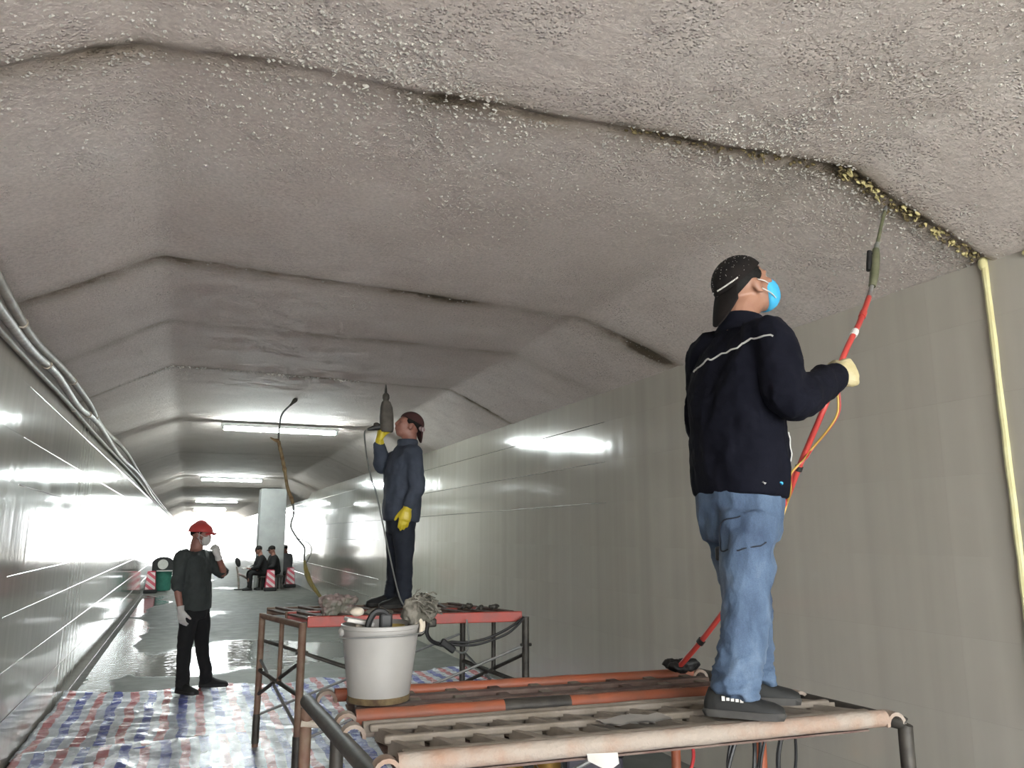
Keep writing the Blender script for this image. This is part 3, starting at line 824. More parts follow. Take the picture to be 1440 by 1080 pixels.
# cables on the rear scaffold
def cable(name, pts, r, m, label, k=7, cat='cable'):
    return tag(MB().tube(spline(pts, k), r, 8).build(name, m), label, cat)
t = thing('power_cable', (1.78, 5.52, .85), 'black cable sagging from the red plank to its right end, with a plug', 'cable')
MB().tube(spline([(2.33, 5.46, 1.0), (2.2, 5.45, .93), (2.05, 5.46, .87), (1.9, 5.48, .845), (1.78, 5.5, .85), (1.70, 5.5, .83)], 7), .010, 8).build('sheath', M_CABLE, t)
MB().tube(spline([(2.33, 5.45, 1.0), (2.2, 5.44, .90), (2.0, 5.46, .835), (1.85, 5.49, .825), (1.74, 5.51, .85)], 7), .009, 8).build('sheath', M_CABLE, t)
MB().box((1.76, 5.5, .825), (.12, .045, .05), (V((.8, 0, -.6)), V((0, 1, 0)), V((.6, 0, .8)))).build('plug', M_BLACK, t, bevel=.01, smooth=False)
t = thing('hanging_plug', (1.64, 5.56, 1.0), 'dark socket drooping over the red rail, left of the sagging cable', 'plug')
MB().box((1.645, 5.54, .985), (.075, .05, .06)).build('socket', M_DARKST, t, bevel=.012, smooth=False)
MB().tube(spline([(1.63, 5.53, 1.0), (1.61, 5.52, .92), (1.65, 5.52, .86), (1.73, 5.52, .83)], 6), .014, 8).build('lead', M_BLACK, t)
MB().tube(spline([(1.60, 5.52, .93), (1.56, 5.51, .905), (1.50, 5.50, .91)], 6), .008, 8).build('lead', M_CABLE, t)
cable('loop_cable', [(1.90, 5.50, 1.0), (1.91, 5.48, .88), (1.90, 5.48, .80), (1.86, 5.48, .775), (1.81, 5.50, .80)], .007, M_GCABLE, 'thin grey cable looping down from the red plank')
cable('thin_cable', [(1.74, 6.0, 1.16), (1.82, 6.0, 1.09), (1.92, 5.98, 1.035), (2.0, 5.96, 1.04)], .006, M_GCABLE, 'thin grey lead beside the heel of the second worker')
cable('grey_lead', [(.90, 2.80, 1.33), (.895, 2.79, 1.40), (.87, 2.82, 1.46), (.82, 2.86, 1.40), (.78, 2.88, 1.32)] and [(1.33, 5.62, 1.08), (1.345, 5.60, 1.02), (1.33, 5.59, .93), (1.30, 5.59, .86)], .009, M_GCABLE, 'grey lead hanging over the red rail above the bucket')

# under the scaffolds
for i, (x, y, lab) in enumerate(((1.93, 4.75, 'gold and red tin under the front scaffold, nearer the bucket'), (2.17, 4.72, 'gold tin under the front scaffold beside the dark case'))):
    t = thing('paint_tin', (x, y, 0), lab, 'tin', 'tins on the floor')
    lathe(MB(), (x, y, 0), [(.02, .002), (.085, 0), (.088, .006), (.086, .012), (.086, .24), (.088, .247), (.084, .252), (.02, .25)], 24).build('body', M_BRASS, t)
    if i == 0:
        lathe(MB(), (x, y, 0), [(.0864, .03), (.0872, .032), (.0872, .15), (.0864, .152)], 24).build('label_band', M_TINRED, t)
    MB().tube(spline([(x - .088, y, .22), (x - .06, y - .09, .17), (x + .06, y - .09, .17), (x + .088, y, .22)], 5), .003, 6).build('bail', M_GALV, t)
t = thing('tool_case', (2.50, 4.75, 0), 'dark violet tool case on the floor under the front scaffold', 'case')
cax = (V((.94, -.34, 0)), V((.34, .94, 0)), V((0, 0, 1)))
MB().box((2.50, 4.75, .13), (.36, .28, .20), cax).build('body', M_BOX, t, bevel=.02, smooth=False)
MB().box((2.50, 4.75, .25), (.37, .29, .045), cax).build('lid', M_BLACK, t, bevel=.012, smooth=False)
MB().tube(spline([(2.42, 4.78, .27), (2.43, 4.775, .31), (2.57, 4.72, .31), (2.58, 4.72, .27)], 4), .011, 8).build('handle', M_BLACK, t)
MB().box((2.50, 4.75, .016), (.3, .22, .03), cax).build('feet', M_BLACK, t, smooth=False)
for pts, r, m, lab in (
    ([(1.66, 2.16, .98), (1.62, 2.17, .86), (1.66, 2.19, .77), (1.74, 2.21, .80), (1.77, 2.22, .90), (1.75, 2.2, .98)], .007, M_CABLE, 'black cable loop under the front scaffold, beside its orange leg'),
    ([(1.72, 2.25, .98), (1.69, 2.26, .85), (1.74, 2.27, .72), (1.84, 2.29, .84), (1.86, 2.3, .98)], .006, M_CABLE, 'second black cable loop under the front scaffold'),
    ([(1.90, 2.22, .98), (1.88, 2.24, .86), (1.91, 2.26, .70), (2.0, 2.28, .55)], .008, M_CABLE, 'black cable hanging straight under the lattice plank'),
    ([(1.85, 2.24, .98), (1.82, 2.26, .82), (1.88, 2.28, .68), (1.97, 2.27, .80), (1.96, 2.24, .96)], .005, M_CABLE, 'thin black cable loop under the man in jeans'),
    ([(1.56, 2.3, .98), (1.60, 2.32, .88), (1.56, 2.34, .78), (1.45, 2.36, .66)], .006, M_TINRED, 'thin dark red lead under the front scaffold')):
    cable('hanging_cable', pts, r, m, lab)

# ------------------------------------------------------------------ hanging wrapped cable
HG = [(1.082, 9.4, 3.20), (1.021, 9.4, 3.126), (0.922, 9.4, 3.001), (0.898, 9.4, 2.847), (0.899, 9.4, 2.679), (0.94, 9.4, 2.514), (0.982, 9.4, 2.35), (1.025, 9.4, 2.144), (1.089, 9.4, 1.982), (1.113, 9.4, 1.843), (1.088, 9.4, 1.697), (1.167, 9.4, 1.56), (1.253, 9.4, 1.454), (1.259, 9.4, 1.334), (1.281, 9.4, 1.214), (1.345, 9.4, 1.053), (1.517, 9.4, 0.826)]
t = thing('hanging_cable', HG[0], 'frayed brown wrapped cable dangling from the vault over the rear scaffold', 'cable')
c = spline(HG, 5)
MB().tube(c, .011, 8).build('core', M_GCABLE, t)
MB().tube(c[1:7], [.02, .026, .026, .02, .014, .012], 8).build('plug', M_DARKST, t)
seg = c[20:42]; MB().tube(seg, [.018 + .018 * abs(noise.noise(V((i * .55, 3, 0)))) for i in range(len(seg))], 9).build('wrap', M_FIBRE, t)
MB().tube(spline([c[20], (.85, 9.4, 2.69), (.80, 9.4, 2.715)], 5), [.03, .028, .024, .022, .020, .016, .014, .012, .010, .008, .006], 8).build('frayed_end', M_FIBRE, t)
MB().tube(spline([c[55], (1.30, 9.38, 1.50), (1.33, 9.38, 1.40), (1.27, 9.4, 1.26)], 5), .007, 6).build('strand', M_GCABLE, t)
ys = c[66:]; rs = [.012 + .013 * math.sin(PI * min(1, i / (len(ys) - 1))) + .012 * abs(noise.noise(V((i * .6, 8, 0)))) for i in range(len(ys))]
MB().tube(ys, rs, 8).build('yellow_wrap', M_YELLOWRAG, t)

# ------------------------------------------------------------------ far barriers and bin
def post(x, y, label):
    t = thing('barrier_post', (x, y, 0), label, 'barrier', 'striped posts')
    MB().box((x, y, .05), (.34, .34, .10)).build('base', M_BLACK, t, bevel=.02, smooth=False)
    b = MB(); b.loft([[V((x + sx * w, y + sy * w, z)) for sx, sy in ((-1, -1), (1, -1), (1, 1), (-1, 1))] for z, w in ((.10, .14), (.58, .105), (.60, .09))])
    b.build('body', M_REDSIDE, t, smooth=False, bevel=.01)
    f = MB(); f.loft([[V((x + sx * w, y + dy, z)) for sx, dy in ((-1, -w - .012), (1, -w - .012), (1, -w + .01), (-1, -w + .01))] for z, w in ((.11, .128), (.575, .098))])
    f.build('striped_face', M_STRIPE, t, smooth=False)
post(-.88, 24.5, 'red and white striped post before the green bin')
post(2.30, 24.2, 'red and white striped post at the foot of the pillar')
post(3.02, 25.6, 'striped post between the pillar and the right wall')
gx, gy = -.62, 25.3
t = thing('litter_bin', (gx, gy, 0), 'green bin with black arched hood and bright-painted round opening by the left wall', 'bin')
lathe(MB(), (gx, gy, 0), [(.02, .02), (.24, .02), (.25, .05), (.26, .55), (.27, .57), (.02, .57)], 24).build('body', M_GREENBIN, t)
pr = [(-.28, .55), (-.28, .80)] + [(-.28 * math.cos(a), .80 + .17 * math.sin(a)) for a in [PI * k / 10 for k in range(1, 10)]] + [(.28, .80), (.28, .55)]
b = MB(); b.loft([[V((gx + x, gy + y, z)) for x, z in pr] for y in (-.2, .2)]); b.build('hood', M_BLACK, t, sharp=30)
b = MB(); n = 20
b.loft([[V((gx + .14 * math.cos(2 * PI * i / n), gy + y, .76 + .14 * math.sin(2 * PI * i / n))) for i in range(n)] for y in (-.215, -.19)]); b.build('disc', M_WHITE, t, sharp=30)  # white stands in for brightness seen through the round hood opening
MB().box((gx + .06, gy - .27, .58), (.42, .03, .03)).build('rail', M_WHITE, t, smooth=False)
t = thing('warning_lamp', (1.42, 25, 0), 'small dark lamp on a pinkish leaning post behind the helmeted man', 'lamp')
MB().tube([(1.50, 25, .0), (1.45, 25, .45), (1.40, 25, .68)], .03, 8).build('post', M_PINK, t)
MB().ell((1.42, 25, .80), (.075, .07, .15), (V((.95, 0, .3)), V((0, 1, 0)), V((-.3, 0, .95))), n=14, m=8).build('lamp_head', M_BLACK, t)
MB().tube([(1.5, 25, 0), (1.5, 25, .03)], .14, 12).build('base', M_BLACK, t)
MB().tube([(1.45, 25, .46), (1.60, 25, .40), (1.75, 25, .30)], .035, 8).build('stay', M_PINK, t)

# ------------------------------------------------------------------ people
def orth(a, b):
    return (V(a) - V(b) * V(a).dot(V(b))).normalized()
def ellring(c, u, w, a, b, n=20, p=2.3):
    out = []
    for i in range(n):
        q = 2 * PI * i / n; cx, sx = math.cos(q), math.sin(q)
        out.append(V(c) + u * a * math.copysign(abs(cx) ** (2 / p), cx) + w * b * math.copysign(abs(sx) ** (2 / p), sx))
    return out

def hand(mb, w, d, n, t, curls, spread=.0, thumb=(.8, .6, .15), k=1.0, fat=1.0, tcurl=.6):
    """palm, four unequal fingers bent towards the palm normal n, thumb leaving the side t"""
    w = V(w); d = V(d).normalized(); n = orth(n, d); t = V(t); t = (t - d * t.dot(d) - n * t.dot(n)).normalized()
    prof = [(-.025, .026, .023), (0, .027, .021), (.03, .036, .019), (.06, .041, .017), (.088, .040, .0135)]
    mb.loft([ellring(w + d * s * k, t, n, a * k * (1 + (fat - 1) * .5), b * k * fat, 14) for s, a, b in prof], bulge=.006)
    for i, (off, ln) in enumerate(((.031, .074), (.0105, .083), (-.0105, .077), (-.030, .060))):
        p = w + (d * (.086 - abs(off - .01) * .22) + t * off) * k
        a = 0; pts = [p - d * .02 * k, p]; cv = curls if not isinstance(curls[0], tuple) else curls[i]
        for sg, cu in zip((.45, .30, .25), cv):
            a += cu; dr = d * math.cos(a) + n * math.sin(a) + t * spread * (1.5 - i) * .3
            pts.append(pts[-1] + dr.normalized() * ln * sg * k)
        mb.tube(pts, [r * k * fat for r in (.0098, .0095, .0088, .0080, .0066)], 8, True)
    p = w + (d * .018 + t * .026 - n * -.004) * k
    d1 = (t * thumb[0] + d * thumb[1] + n * thumb[2]).normalized()
    d2 = (d1 + d * .25 + n * tcurl).normalized(); d3 = (d2 + n * tcurl * .8 - t * .2).normalized()
    q = [p - d1 * .015 * k, p, p + d1 * .042 * k, p + d1 * .042 * k + d2 * .030 * k, p + d1 * .042 * k + d2 * .030 * k + d3 * .024 * k]
    mb.tube(q, [r * k * fat for r in (.013, .0135, .0115, .010, .0078)], 8, True)

def head_shape(mb, H, f, l, u, k=1.0):
    P = lambda a, b, c: V(H) + (f * a + l * b + u * c) * k
    ax = (f, l, u); R = lambda *r: tuple(q * k for q in r)
    mb.ell(P(-.012, 0, .034), R(.100, .077, .088), ax, 22, 14)
    mb.ell(P(.030, 0, -.020), R(.066, .064, .078), ax, 20, 12)
    mb.ell(P(.040, 0, -.078), R(.042, .043, .034), ax, 16, 10)
    mb.ell(P(.008, 0, -.060), R(.060, .057, .045), ax, 16, 10)
    mb.ell(P(.080, 0, .028), R(.018, .050, .012), ax, 14, 8)          # brow
    for s in (-1, 1):
        mb.ell(P(.066, s * .036, -.012), R(.024, .024, .020), ax, 12, 8)  # cheek
        mb.ell(P(-.008, s * .078, -.008), R(.020, .010, .032), ax, 14, 8)   # ear
        mb.ell(P(-.004, s * .080, -.030), R(.012, .008, .012), ax, 10, 6)
    mb.tube([P(.088, 0, .022), P(.097, 0, .0), P(.106, 0, -.022)], [.009 * k, .011 * k, .012 * k], 10, True)
    for s in (-1, 1): mb.ell(P(.100, s * .013, -.027), R(.013, .010, .010), ax, 10, 6)
    mb.ell(P(.088, 0, -.052), R(.014, .024, .008), ax, 12, 6)
    mb.ell(P(.085, 0, -.064), R(.014, .021, .008), ax, 12, 6)

def dome(c, ax, rad, low, n=28, m=12, wall_=.0):
    """closed cap shell: rings from the crown down to angle low(phi)"""
    rings = []
    for k in range(1, m + 1):
        r = []
        for i in range(n):
            ph = 2 * PI * i / n; th = low(ph) * k / m
            r.append(V(c) + ax[0] * rad[0] * math.sin(th) * math.cos(ph) + ax[1] * rad[1] * math.sin(th) * math.sin(ph) + ax[2] * rad[2] * math.cos(th))
        rings.append(r)
    return MB().loft(rings), rings[-1]

def brim(c, out, side, up_, length, half, droop, th=.004, inner=.08):
    """curved peak: arc of half width `half`, reaching `length`"""
    na, nb = 14, 6; top = []
    for j in range(nb + 1):
        for i in range(na + 1):
            a = -1 + 2 * i / na; b_ = j / nb
            reach = length * (1 - .55 * a * a) * b_
            arc = -inner * (1 - math.sqrt(max(0, 1 - (a * .92) ** 2)))
            top.append(V(c) + side * half * a + out * (reach + arc) - up_ * (droop * b_ * b_ * length + .022 * a * a))
    w = na + 1; n0 = len(top); f = [(j * w + i, j * w + i + 1, (j + 1) * w + i + 1, (j + 1) * w + i) for j in range(nb) for i in range(na)]
    rim = list(range(w)) + [j * w + na for j in range(1, nb + 1)] + [nb * w + i for i in range(na - 1, -1, -1)] + [j * w for j in range(nb - 1, 0, -1)]
    b = MB(); b.add(top + [p - up_ * th for p in top], f + [tuple(q + n0 for q in reversed(t)) for t in f] + [(rim[k], rim[(k + 1) % len(rim)], rim[(k + 1) % len(rim)] + n0, rim[k] + n0) for k in range(len(rim))])
    return b

def limb(mb, pts, rs, n=14, k=5, cap=True):
    c = spline(pts, k); m = len(c); out = []
    for i in range(m):
        t = i / k; a = int(min(t, len(rs) - 2)); out.append(rs[a] + (rs[a + 1] - rs[a]) * (t - a))
    mb.tube(c, out, n, cap)

def torso(mb, J, prof, latp, latc, n=24):
    hem, che, nb = V(J['hem']), V(J['che']), V(J['nb']); rings = []
    for f, a, b in prof:
        c = hem.lerp(che, f / .55) if f < .55 else che.lerp(nb, (f - .55) / .45)
        lat = latp.lerp(latc, min(1, f / .6)).normalized(); ax = (nb - hem).normalized(); lat = orth(lat, ax); dep = ax.cross(lat)
        rings.append(ellring(c, lat, dep, a, b, n, 2.4))
    mb.loft(rings, bulge=.01)

def shoe(parent, an, toe, sc=1.0, zf=0, mats=(None, None), back=0.0):
    an = V(an); d = V((toe[0], toe[1], 0)).normalized(); s = V((-d.y, d.x, 0)); u = V((0, 0, 1))
    base = V((an.x, an.y, zf)) - d * back; b = MB(); so = MB()
    prof = [(-.075, .026, .050), (-.06, .036, .082), (-.02, .040, .098), (.03, .041, .090), (.08, .046, .066), (.13, .050, .052), (.17, .046, .044), (.198, .032, .032)]
    rings = []; srings = []
    for x, w, h in prof:
        c = base + d * x * sc; r = []
        for k in range(12):
            q = PI * k / 11; r.append(c + s * w * sc * math.cos(q) + u * (.022 + (h * 1.12 - .016) * math.sin(q) ** .8) * sc)
        r += [c - s * w * .9 * sc + u * .012 * sc, c + s * w * .9 * sc + u * .012 * sc]; rings.append(r)
        srings.append([c + s * w * 1.07 * sc + u * .028 * sc, c - s * w * 1.07 * sc + u * .028 * sc, c - s * w * 1.04 * sc + u * .002, c + s * w * 1.04 * sc + u * .002])
    b.loft(rings, bulge=.006); so.loft(srings, bulge=.010)
    o = b.build('shoe', mats[0], parent, sharp=60)
    so.build('sole', mats[1], o, sharp=50)
    return o, d, s, base

def worker(name, label, loc, J, head_f, head_u, S):
    """one person: continuous body plus clothing children"""
    R_ = thing(name, loc, label, 'person')
    g = {k: V(v) for k, v in J.items()}
    latp, latc = V(S['latp']).normalized(), V(S['latc']).normalized()
    f = V(head_f).normalized(); u = orth(head_u, f); l = u.cross(f); H = g['H']; k = S.get('hk', 1.0)
    vx = S.get('vx', .008)
    # body
    b = MB()
    torso(b, J, [(-.12, .14, .10), (.1, .145, .10), (.4, .15, .105), (.7, .165, .10), (.9, .12, .07), (1.0, .06, .055)], latp, latc)
    limb(b, [g['nb'] - (g['H'] - g['nb']) * .2, g['nb'].lerp(H, .45) - f * .02 * k, H - f * .022 * k - u * .05 * k], [.072 * k, .062 * k, .062 * k])
    head_shape(b, H, f, l, u, k)
    for q in 'RL':
        limb(b, [g['sh' + q], g['el' + q], g['wr' + q]], [.050, .040, .027])
        limb(b, [g['hip' + q], g['kn' + q], g['an' + q]], [.078, .056, .036])
        toe = V((*S['toe' + q], 0)).normalized()
        limb(b, [g['an' + q], g['an' + q] + toe * .02 - V((0, 0, .035)), g['an' + q] + toe * .045 - V((0, 0, .052))], [.034, .028, .018])
        hd = S['hand' + q]; hand(b, g['wr' + q], hd[0], hd[1], hd[2], hd[3], thumb=hd[4], tcurl=hd[5] if len(hd) > 5 else .5)
    b = remesh(b, vx, 3); b.build('body', S['skin'], R_, sharp=0)
    # eyes
    for s in (-1, 1):
        e = MB(); e.ell(H + (f * .0715 + l * s * .031 + u * .006) * k, .0110 * k, (f, l, u), 12, 8); eo = e.build('eye', M_EYE, R_)
        e = MB(); e.ell(H + (f * .0805 + l * s * .031 + u * .007) * k, (.0035 * k, .0055 * k, .0055 * k), (f, l, u), 10, 6); e.build('iris', M_IRIS, eo)
    # trousers
    b = MB(); P = S['trousers']
    pel = g['pel']; up_ = V((0, 0, 1)); dep = up_.cross(latp)
    b.loft([ellring(pel + up_ * z + dep * dy, latp, dep, a, bb, 20) for z, a, bb, dy in P['hips']], bulge=.01)
    for q in 'RL':
        h, kn, an = g['hip' + q], g['kn' + q], g['an' + q]
        hemp = an + V((0, 0, P.get('hemz', -.03)))
        limb(b, [h, h.lerp(kn, .5), kn, kn.lerp(hemp, .5), hemp], P['r'], 18, 5, False)
    b = remesh(b, P.get('vx', .009), 3)
    wrinkle(b, P.get('amp', .006), P.get('ws', 7), (1.0, 1.0, .8), S['seed'])
    zt = min(g['anR'].z, g['anL'].z)
    wrinkle(b, P.get('amp2', .008), 16, (.6, .6, 1.6), S['seed'] + 3, lambda p: max(0, 1 - max(0, p.z - zt) / .28))
    tr = b.build('trousers', P['mat'], R_, sharp=0)
    # top
    b = MB(); T = S['top']
    torso(b, J, T['prof'], latp, latc)
    for q in 'RL':
        sh, el, wr = g['sh' + q], g['el' + q], g['wr' + q]
        end = el.lerp(wr, T['sleeve']) if T['sleeve'] >= 0 else sh.lerp(el, 1 + T['sleeve'])
        inner = g['nb'].lerp(sh, .45) - V((0, 0, .05))
        pts = [inner, sh, sh.lerp(el, .5), el, el.lerp(end, .55), end] if T['sleeve'] >= 0 else [inner, sh, sh.lerp(end, .5), end]
        limb(b, pts, T['r'], 16)
    b = remesh(b, T.get('vx', .009), 4)
    wrinkle(b, T.get('amp', .006) * 1.7, T.get('ws', 6), (1, 1, .5), S['seed'] + 7, lambda p: min(1, max(.12, (p.z - g['hem'].z) / .12)))
    wrinkle(b, .005, 15, (1, 1, .8), S['seed'] + 11, lambda p: min(1, max(.1, (p.z - g['hem'].z) / .10)))
    hz_ = g['hem'].z + .08
    wrinkle(b, .005, 9, (1.2, 1.2, .5), S['seed'] + 13, lambda p: max(0, 1 - abs(p.z - hz_ - .05) / .25))
    tp = b.build(T['name'], T['mat'], R_, sharp=0)
    return R_, dict(f=f, l=l, u=u, H=H, g=g, top=tp, trousers=tr, k=k)

def glove(R_, g, q, hd, m, cuff, fat=1.22, vx=.0045, cuff_r=(.036, .040)):
    b = MB(); w = g['wr' + q]; fo = (g['el' + q] - w).normalized()
    hand(b, w, hd[0], hd[1], hd[2], hd[3], thumb=hd[4], fat=fat, k=1.04, tcurl=hd[5] if len(hd) > 5 else .5)
    b.tube([w + V(hd[0]).normalized() * .02, w + fo * .02, w + fo * cuff], [.031, cuff_r[0], cuff_r[1]], 14)
    b = remesh(b, vx, 2); wrinkle(b, .0012, 40, (1, 1, 1), 5)
    return b.build('glove', m, R_, sharp=0)

UP = (0, 0, 1)
GRIP = [(1.0, 1.25, .8)] * 4
# ---- worker 1: navy jacket, jeans, on the front scaffold
J1 = {'hem': (1.842, 2.315, 1.75), 'pel': (1.835, 2.315, 1.70), 'che': (1.850, 2.315, 2.08), 'nb': (1.893, 2.315, 2.375), 'H': (1.930, 2.315, 2.535),
      'shR': (1.872, 2.135, 2.285), 'elR': (1.850, 2.03, 2.045), 'wrR': (2.196, 2.16, 2.185), 'shL': (1.868, 2.49, 2.30), 'elL': (1.875, 2.55, 2.02), 'wrL': (2.06, 2.52, 1.88),
      'hipR': (1.805, 2.225, 1.66), 'hipL': (1.865, 2.405, 1.66), 'knR': (1.745, 2.19, 1.355), 'knL': (1.925, 2.40, 1.335), 'anR': (1.655, 2.165, 1.115), 'anL': (1.855, 2.315, 1.115)}
hr1 = ((.92, .10, .22), (.15, .95, -.05), (-.12, 0, 1), GRIP, (.35, .75, .55), .9)
hl1 = ((.6, -.1, -.8), (.2, -.9, .2), (.8, 0, .6), [(.5, .6, .4)] * 4, (.6, .7, .2))
S1 = dict(latp=(0, 1, 0), latc=(.0, 1, 0), toeR=(.70, -.60), toeL=(.80, -.52), handR=hr1, handL=hl1, skin=M_SKIN, seed=1, vx=.007, hk=1.0,
          trousers=dict(mat=M_JEANS, hips=[(-.12, .15, .105, 0), (-.05, .176, .125, 0), (.06, .176, .128, 0), (.12, .168, .12, 0)], r=[.100, .092, .079, .074, .076], hemz=-.03, amp=.012, ws=9, amp2=.012),
          top=dict(name='jacket', mat=M_JACKET, prof=[(-.03, .188, .138), (.05, .196, .146), (.3, .200, .150), (.55, .205, .148), (.75, .205, .132), (.88, .165, .105), (.96, .090, .085), (1.0, .075, .075)], sleeve=.90, r=[.085, .082, .076, .070, .064, .054], amp=.008, ws=5.5))
w1, X1 = worker('person', 'man in navy jacket, jeans and blue mask raising a red lance', (1.76, 2.24, 1.03), J1, (.88, -.10, .46), UP, S1)
glove(w1, X1['g'], 'R', hr1, M_CREAM, .05, 1.65)
glove(w1, X1['g'], 'L', hl1, M_CREAM, .05, 1.3)
for q in 'RL':
    o, d, s, base = shoe(w1, J1['an' + q], S1['toe' + q], 0.88, 1.030, (M_SHOE, M_SOLE), .025)
    if q == 'R':
        for i in range(5):
            m_ = MB(); m_.box(base + d * (-.005 + .014 * i) - s * .0375 + V((0, 0, .060 - i * .0012)), (.010, .002, .009 if i else .014), (d, s, V((0, 0, 1)))); m_.build('white_mark', M_WHITE, o, smooth=False)
def collar(R_, X, m, r0=.078, r1=.072, h=.06, off=.0):
    nb = X['g']['nb']; H = X['H']; ax = (H - nb).normalized(); ax = (ax + V((0, 0, .6))).normalized(); a = X['f']; lat = orth(X['l'], ax); dep = ax.cross(lat)
    c = nb + ax * off
    rings = [ellring(c + ax * z, lat, dep, r, r * .98, 20, 2.0) for z, r in ((-.03, r0 + .02), (0, r0 + .006), (h * .6, r1 + .004), (h, r1), (h + .003, r1 - .006), (h * .5, r1 - .010))]
    MB().loft(rings).build('collar', m, R_, sharp=0)
collar(w1, X1, M_JACKET, .080, .080, .040, .0)
# reflective piping, pocket piping and snaps follow the jacket surface
def surface_line(top, pts, r, name, m, parent, lift=.002):
    me = top.data; o0 = ORI[parent]; out = []
    from mathutils.bvhtree import BVHTree
    bv = BVHTree.FromPolygons([v.co for v in me.vertices], [tuple(p.vertices) for p in me.polygons])
    for p in spline(pts, 5):
        loc, nor, _, _ = bv.find_nearest(p - o0)
        out.append(loc + nor * lift + o0)
    return MB().tube(out, r, 6).build(name, m, parent)
surface_line(X1['top'], [(1.72, 2.44, 2.225), (1.71, 2.38, 2.245), (1.70, 2.30, 2.265), (1.72, 2.20, 2.285), (1.78, 2.13, 2.28), (1.84, 2.07, 2.265)], .0035, 'back_piping', mat('reflective_piping', (.45, .45, .43), .4, col2=(.4, .4, .38)), w1)
surface_line(X1['top'], [(1.97, 2.15, 1.96), (1.985, 2.16, 1.91), (1.98, 2.15, 1.85)], .003, 'pocket_piping', MATS['reflective_piping'], w1)
for p in ((1.80, 2.14, 1.775), (1.86, 2.15, 1.775)):
    surface_line(X1['top'], [p, (p[0] + .002, p[1], p[2] + .004)], .007, 'snap', M_GALV if p[0] < 1.84 else M_BLUE, w1)
surface_line(X1['trousers'], [(1.74, 2.18, 1.66), (1.70, 2.24, 1.64), (1.69, 2.27, 1.56), (1.72, 2.20, 1.54), (1.78, 2.14, 1.57)], .0025, 'pocket_seam', M_NAVYT, w1)
MB().box((1.725, 2.285, 1.535), (.02, .05, .05)).build('pouch', M_BLACK, w1, bevel=.008, smooth=False)

def axes(X): return X['f'], X['l'], X['u'], X['H'], X['k']
def hair(R_, X, back=1.0):
    f, l, u, H, k = axes(X); a = math.radians(-38); ff = f * math.cos(a) + u * math.sin(a); uu = u * math.cos(a) - f * math.sin(a)
    d, rim = dome(H + (f * -.016 + u * .030) * k, (f, l, u), (.101 * k, .081 * k, .092 * k), lambda ph: 1.25 + .85 * (0.5 - .5 * math.cos(ph)) ** 1.2)
    d.build('hair', M_HAIR, R_)
    for s in (-1, 1):
        q = MB(); q.ell(H + (f * .006 + l * s * .070 + u * .036) * k, (.036 * k, .013 * k, .028 * k), (f, l, u), 10, 8); q.build('sideburn', M_HAIR, R_)
def backward_cap(R_, X, m, tilt, label=None, flare=.42):
    f, l, u, H, k = axes(X); a = tilt
    ff = f * math.cos(a) + u * math.sin(a); uu = u * math.cos(a) - f * math.sin(a)
    c = H + (f * -.020 + u * .040) * k
    d, rim = dome(c, (ff, l, uu), (.112 * k, .090 * k, .098 * k), lambda ph: 1.50 - .06 * math.cos(ph))
    cp = d.build('cap', m, R_); 
    if label: cp['label'] = label
    bp = c - ff * .108 * k
    out = (-ff * flare + V((0, 0, -.9))).normalized(); upn = orth(-ff, out)
    brim(bp, out, l, upn, .125 * k, .078 * k, .10, .006, .06).build('brim', m, cp)
    return cp, c, ff, uu
hair(w1, X1)
cp, c, ff, uu = backward_cap(w1, X1, M_CAP, math.radians(10), 'dusty black cap worn backwards')
f, l, u, H, k = axes(X1)
# braided white strap on the cap
for s in (-1, 1):
    pts = []
    for i in range(9):
        ph = math.radians(118 + i * 6.5) * s
        th = 1.38
        pts.append(c + ff * .1145 * math.sin(th) * math.cos(ph) + l * .0925 * math.sin(th) * math.sin(ph) + uu * .100 * math.cos(th))
    st = MB(); st.tube(pts, .0028, 6); so = st.build('cap_strap', M_TOOL, cp)
    br = MB()
    for i, p in enumerate(spline(pts, 2)): br.ell(p + (p - c).normalized() * .002, (.0026, .0026, .004), n=6, m=4)
    so2 = br.build('braid', M_WHITE, so)
dust = MB(); rnd = random.Random(5)
for _ in range(160):
    ph = rnd.uniform(0, 2 * PI); th = rnd.uniform(.05, 1.35)
    p = c + ff * .1125 * math.sin(th) * math.cos(ph) + l * .0905 * math.sin(th) * math.sin(ph) + uu * .0985 * math.cos(th)
    dust.ell(p, rnd.uniform(.0008, .0016), n=5, m=3)
so = dust.build('plaster_dust', M_SPECK, cp); so['kind'] = 'stuff'
def mask(R_, X, m, strap_m, label, cup=1.0):
    f, l, u, H, k = axes(X); c = H + (f * .056 - u * .048) * k
    rings = []
    a = (f * .97 - u * .12).normalized(); up_ = orth(u, a)
    for z, rw, rh in ((-.020, .063, .068), (.0, .064, .071), (.024, .058, .065), (.046, .043, .050), (.061, .024, .032), (.068, .009, .012)):
        rings.append(ellring(c + a * z * k * cup, l, up_, rw * k, rh * k, 22, 2.1))
    o = MB().loft(rings).build('mask', m, R_, sharp=0)
    o['label'] = label
    for s in (-1, 1):
        for z0, z1 in ((.028, .012), (-.034, -.026)):
            pts = [c + (l * s * .058 + u * z0) * k, H + (f * .030 + l * s * .0760 + u * ((z0 - .048) * .5 + z1 * .5)) * k, H + (f * -.004 + l * s * .090 + u * z1) * k]
            MB().tube(spline(pts, 4), .0022, 5).build('strap', strap_m, o)
mask(w1, X1, M_BLUE, M_WHITE, 'sky blue cup mask')

